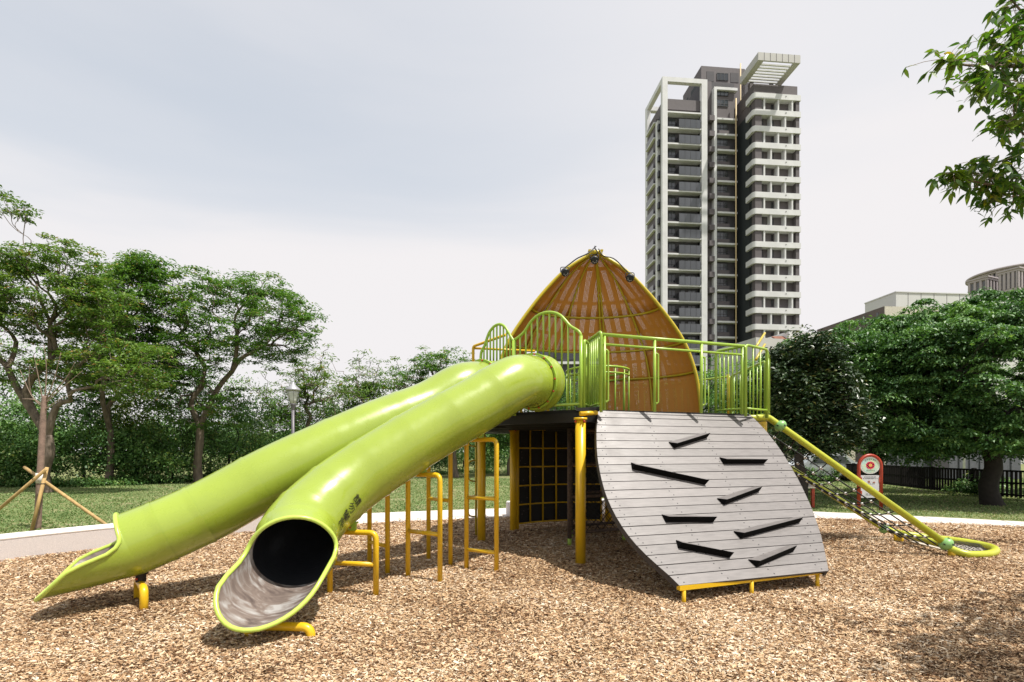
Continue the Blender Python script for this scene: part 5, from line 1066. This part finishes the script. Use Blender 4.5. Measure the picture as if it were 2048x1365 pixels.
for (a, b_, da, db, lab) in (((49,935),(211,1049),.25,-.35,'wooden stake leaning right, its foot on the seat wall side'),((94,935),(63,1063),-.12,-.35,'wooden stake almost upright in front of the sapling'),((92,939),(-60,1068),-.2,.1,'wooden stake leaning out of the left edge of the picture')):
    q0 = P(*a, d_+da); gq = P(*b_, d_+db); t_ = thing('tree_stake', (gq.x, gq.y, 0), lab, 'stake', 'stakes propping the sapling'); kk = gq.copy()
    dirv = (gq-q0).normalized(); gq2 = q0+dirv*((-0.06-q0.z)/dirv.z) if gq.z > -.06 else gq
    mb = MB(); mb.tube([q0, gq2], .030, 10); put('pole', mb, WOODP, t_)
    m2 = MB(); m2.tube([q0+dirv*.32+Vector((.034*math.cos(a2),.034*math.sin(a2),0)) for a2 in np.linspace(0,6.28,9)[:-1]], .006, 4, closed=True); put('tie', m2, BLACK, t_)
# right side trees
d_ = 14.4; tree('broad_tree', 'big spreading dark-trunked tree at the right, its layered crown reaching the picture edge', 'tree', (X(1985,d_),d_,0), (X(1982,d_),d_,Z(905,d_)),
    blobs([E(1990,745,d_,235,160,260),E(1840,820,d_,105,105,120),E(2120,720,d_,200,150,90),E(2070,612,d_,150,55,80),E(2015,865,d_*.95,150,50,60),E(1920,675,d_,135,62,75),E(1850,730,d_,105,70,60)], 21, .65), LF3, 215, .48, .20, .105, .048, .24, 21, bark=BARKD, droop=.45, upb=.72, sag=.55, f=.45)
d_ = 13.6; tree('magnolia_tree', 'dark glossy-leaved tree just right of the deck rails', 'tree', (X(1600,d_),d_,0), (X(1602,d_),d_,Z(880,d_)),
    blobs([E(1622,810,d_,85,110,220),E(1625,715,d_,60,48,60),E(1565,770,d_,45,70,40),E(1690,840,d_,50,60,50)], 22, .5), LF2, 85, .34, .8, .125, .052, .13, 22, bark=BARKD, upb=.35)
d_ = 16.2; tree('park_tree', 'light green tree filling the gap between the glossy tree and the big spreading tree', 'tree', (X(1745,d_),d_,0), (X(1745,d_),d_,Z(880,d_)),
    blobs([E(1735,745,d_,150,95,230),E(1820,680,d_,120,62,110),E(1640,700,d_,100,30,50),E(1720,850,d_,150,62,90)], 23, .5), LF3, 150, .52, .22, .115, .052, .2, 23, bark=BARKD, droop=.4, upb=.7, sag=.5)
d_ = 20; tree('park_tree', 'tree at the back behind the glossy tree, light green tips showing by the tower foot', 'tree', (X(1560,d_),d_,0), (X(1560,d_),d_,Z(880,d_)),
    blobs([E(1560,785,d_,95,100,120),E(1500,830,d_,80,60,50),E(1640,830,d_,90,80,60)], 24, .3), LF3, 110, .6, .5, .14, .06, .2, 24, bark=BARKD, upb=.5)
d_ = 19; tree('park_tree', 'tree behind the fence at the far right edge below the spreading crown', 'tree', (X(2130,d_),d_,0), (X(2130,d_),d_,Z(890,d_)),
    blobs([E(2100,800,d_,150,85,110),E(1900,850,d_,120,55,80),E(1800,870,d_,90,50,50)], 25, .3), LF3, 100, .6, .5, .13, .06, .2, 25, bark=BARKD, upb=.5)
d_ = 36; tree('park_tree', 'distant tree seen below the canopy between the deck rails', 'tree', (X(1330,d_),d_,0), (X(1330,d_),d_,Z(880,d_)),
    blobs([E(1250,800,d_,110,75,90),E(1420,800,d_,110,80,90)], 26, .2), LF3, 110, .9, .5, .18, .08, .2, 26, bark=BARKD)
for i, (px, d_, lab) in enumerate(((1640,26,'low hedge bush behind the fence left of the sign'),(1960,17.4,'low bush at the foot of the fence near the big trunk'))):
    k_ = d_/F; cl = blobs([(X(px,d_), d_, .35, 70*k_, .5, .4, 26)], 80+i, .4); cl = cl[cl[:,2] > .08]
    root = thing('bush', (X(px,d_), d_, 0), lab, 'bush'); V_, va_ = leaves(cl, 90, .3, .8, .10, .05, 85+i, .6, .3); fastmesh('foliage', V_, None, va_, LF4, root)
    mb = MB(); skeleton(mb, (X(px,d_),d_,0), (X(px,d_),d_,.15), cl, .04, 90+i, twig=.008); put('stem', mb, BARKD, root)
# ---- near tree standing outside the right edge; its twigs reach into the picture
LFN = attr_mat('near_tree_leaf', [(0,(.030,.075,.018)),(.45,(.070,.145,.028)),(.75,(.14,.21,.030)),(.95,(.22,.27,.03)),(1,(.42,.26,.04))], trans=.38, gloss=.5, groughness=.3, tcol=(1.5,1.7,.5))
nt_ = thing('near_tree', (12.0, 6.3, 0), 'near tree whose leafy twigs hang into the top right corner', 'tree')
mb = MB(); mb.tube(spline([(12.0,6.3,-.1),(11.9,6.4,2.0),(11.4,6.5,4.4)], 5), [.17-.05*i/10 for i in range(11)], 10); 
tw = []   # (points, weight)
def bp_(px, py, d_): return P(px, py, d_)
ctrls = [([(11.4,6.5,4.4),(9.7,7.0,6.4),bp_(2150,140,7.32),bp_(2048,133,7.32),bp_(1990,132,7.32),bp_(1930,130,7.32),bp_(1885,118,7.22)], .03),
         ([(11.4,6.5,4.4),(9.9,7.2,5.0),bp_(2120,400,7.51),bp_(2060,380,7.51),bp_(1990,372,7.51),bp_(1940,360,7.41),bp_(1905,345,7.32)], .022),
         ([bp_(2150,140,7.32),bp_(2080,60,7.51),bp_(2040,20,7.51),bp_(2015,-10,7.51)], .02), ([bp_(2120,400,7.51),bp_(2070,300,7.72),bp_(2035,250,7.72),bp_(2025,200,7.72)], .015),
         ([bp_(2150,140,7.32),bp_(2090,190,7.12),bp_(2040,230,7.12),bp_(2010,250,7.12)], .014), ([bp_(1990,132,7.32),bp_(1970,160,7.12),bp_(1955,185,7.12)], .008), ([bp_(2048,133,7.32),bp_(2010,100,7.41),bp_(1975,72,7.41)], .008),
         ([bp_(1990,372,7.51),bp_(1965,340,7.51),bp_(1950,325,7.51)], .007), ([bp_(2060,380,7.51),bp_(2030,340,7.51),bp_(2012,318,7.51)], .009), ([bp_(2060,380,7.51),bp_(2030,395,7.51),bp_(2000,385,7.51)], .008),
         ([bp_(2080,60,7.51),bp_(2050,70,7.32),bp_(2020,60,7.32)], .01), ([bp_(2090,190,7.12),bp_(2060,170,7.12),bp_(2025,175,7.12)], .01)]
# boughs outside the frame over the near ground (they cast the shade at the lower right)
rgn = random.Random(12)
for q in range(16):
    a = Vector((11.2+rgn.uniform(-.3,.3), 6.2, 4.0+rgn.uniform(0,.8))); e_ = Vector((rgn.uniform(4.55,6.8), rgn.uniform(1.5,2.65), rgn.uniform(4.4,5.6))); ctrls.append(([a, a.lerp(e_,.5)+Vector((0,0,.35)), e_], .02))
    if q < 4: e2 = Vector((rgn.uniform(8.8,10.2), rgn.uniform(6.8,8.2), rgn.uniform(6.4,8.6))); ctrls.append(([a, a.lerp(e2,.5)+Vector((0,0,.3)), e2], .02))
lv = []; vl = []; rgl = np.random.default_rng(5); tws = MB()
def leafat(p, dirv, L_, tone):
    dirv = dirv.normalized(); sd4 = dirv.cross(Vector((rgn.gauss(0,.5), rgn.gauss(0,.5), 1))).normalized(); n4 = sd4.cross(dirv); W_ = L_*.19; dn = Vector((0,0,-1))
    sp = [(0,0,0),(.18,.75,0),(.42,1.0,.01),(.70,.68,.05),(1.0,0,.16)]
    r_ = [p+dirv*L_*a+sd4*W_*b_+dn*L_*c_+n4*W_*.22*b_ for a, b_, c_ in sp]; l_ = [p+dirv*L_*a-sd4*W_*b_+dn*L_*c_+n4*W_*.22*b_ for a, b_, c_ in sp[1:4]]
    lv.append([tuple(q) for q in r_]+[tuple(q) for q in l_]); vl.append(tone)
for pts, r_ in ctrls:
    sp = spline(pts, 8); mb.tube(sp, [max(  .005, 1.6*r_*(1-.8*i/(len(sp)-1))) for i in range(len(sp))], 5)
    for i, q in enumerate(sp):
        if q.x > 9.6: continue
        if i < len(sp)*.3 and r_ > .021: continue
        for _ in range(7 if q.y < 3.6 else 2):
            e_ = q+Vector((rgn.gauss(0,.16), rgn.gauss(0,.18), rgn.gauss(-.02,.12))); tws.tube([q, q.lerp(e_,.5)+Vector((0,0,.02)), e_], .004, 3, caps=False)
            for _ in range(rgn.choice([2,3,4,5])):
                a = rgn.uniform(0,6.28); leafat(e_+Vector((rgn.gauss(0,.012),rgn.gauss(0,.012),rgn.gauss(0,.012))), Vector((math.cos(a), math.sin(a)*.8, rgn.uniform(-1.3,.35))), rgn.uniform(.11,.20), min(1, max(0, rgn.gauss(.42,.22) if rgn.random() > .05 else rgn.uniform(.8,.99))))
        if i > len(sp)*.85:
            for _ in range(5): a = rgn.uniform(0,6.28); leafat(q, Vector((math.cos(a)-.4, math.sin(a), rgn.uniform(-1,.3))), rgn.uniform(.14,.20), rgn.uniform(.5,.85))
put('trunk', mb, BARK, nt_); put('twigs', tws, BARKL, nt_, kind='stuff')
fastmesh('foliage', np.array(lv), [[0,1,2,2],[0,2,3,3],[0,3,4,4]][:0] or [[0,1,5,5]][:0] or [[0,1,2,6],[0,6,5,5],[6,2,3,7],[7,3,4,4]], np.array(vl), LFN, nt_) if False else None
Lv = np.array(lv)
# leaf outline polygons: base, right side to tip, back along the left side
order = [0,1,2,3,4,7,6,5]; fastmesh('foliage', Lv[:, order, :], [[0,1,2,6],[0,6,7,0],[6,2,3,5],[5,3,4,5]] if False else None, np.array(vl), LFN, nt_)
for o in proto.values():
    if o and '_b' in o: del o['_b']
print('polys', sum(len(o.data.polygons) for o in bpy.data.objects if o.type == 'MESH'), 'objects', len(bpy.data.objects))
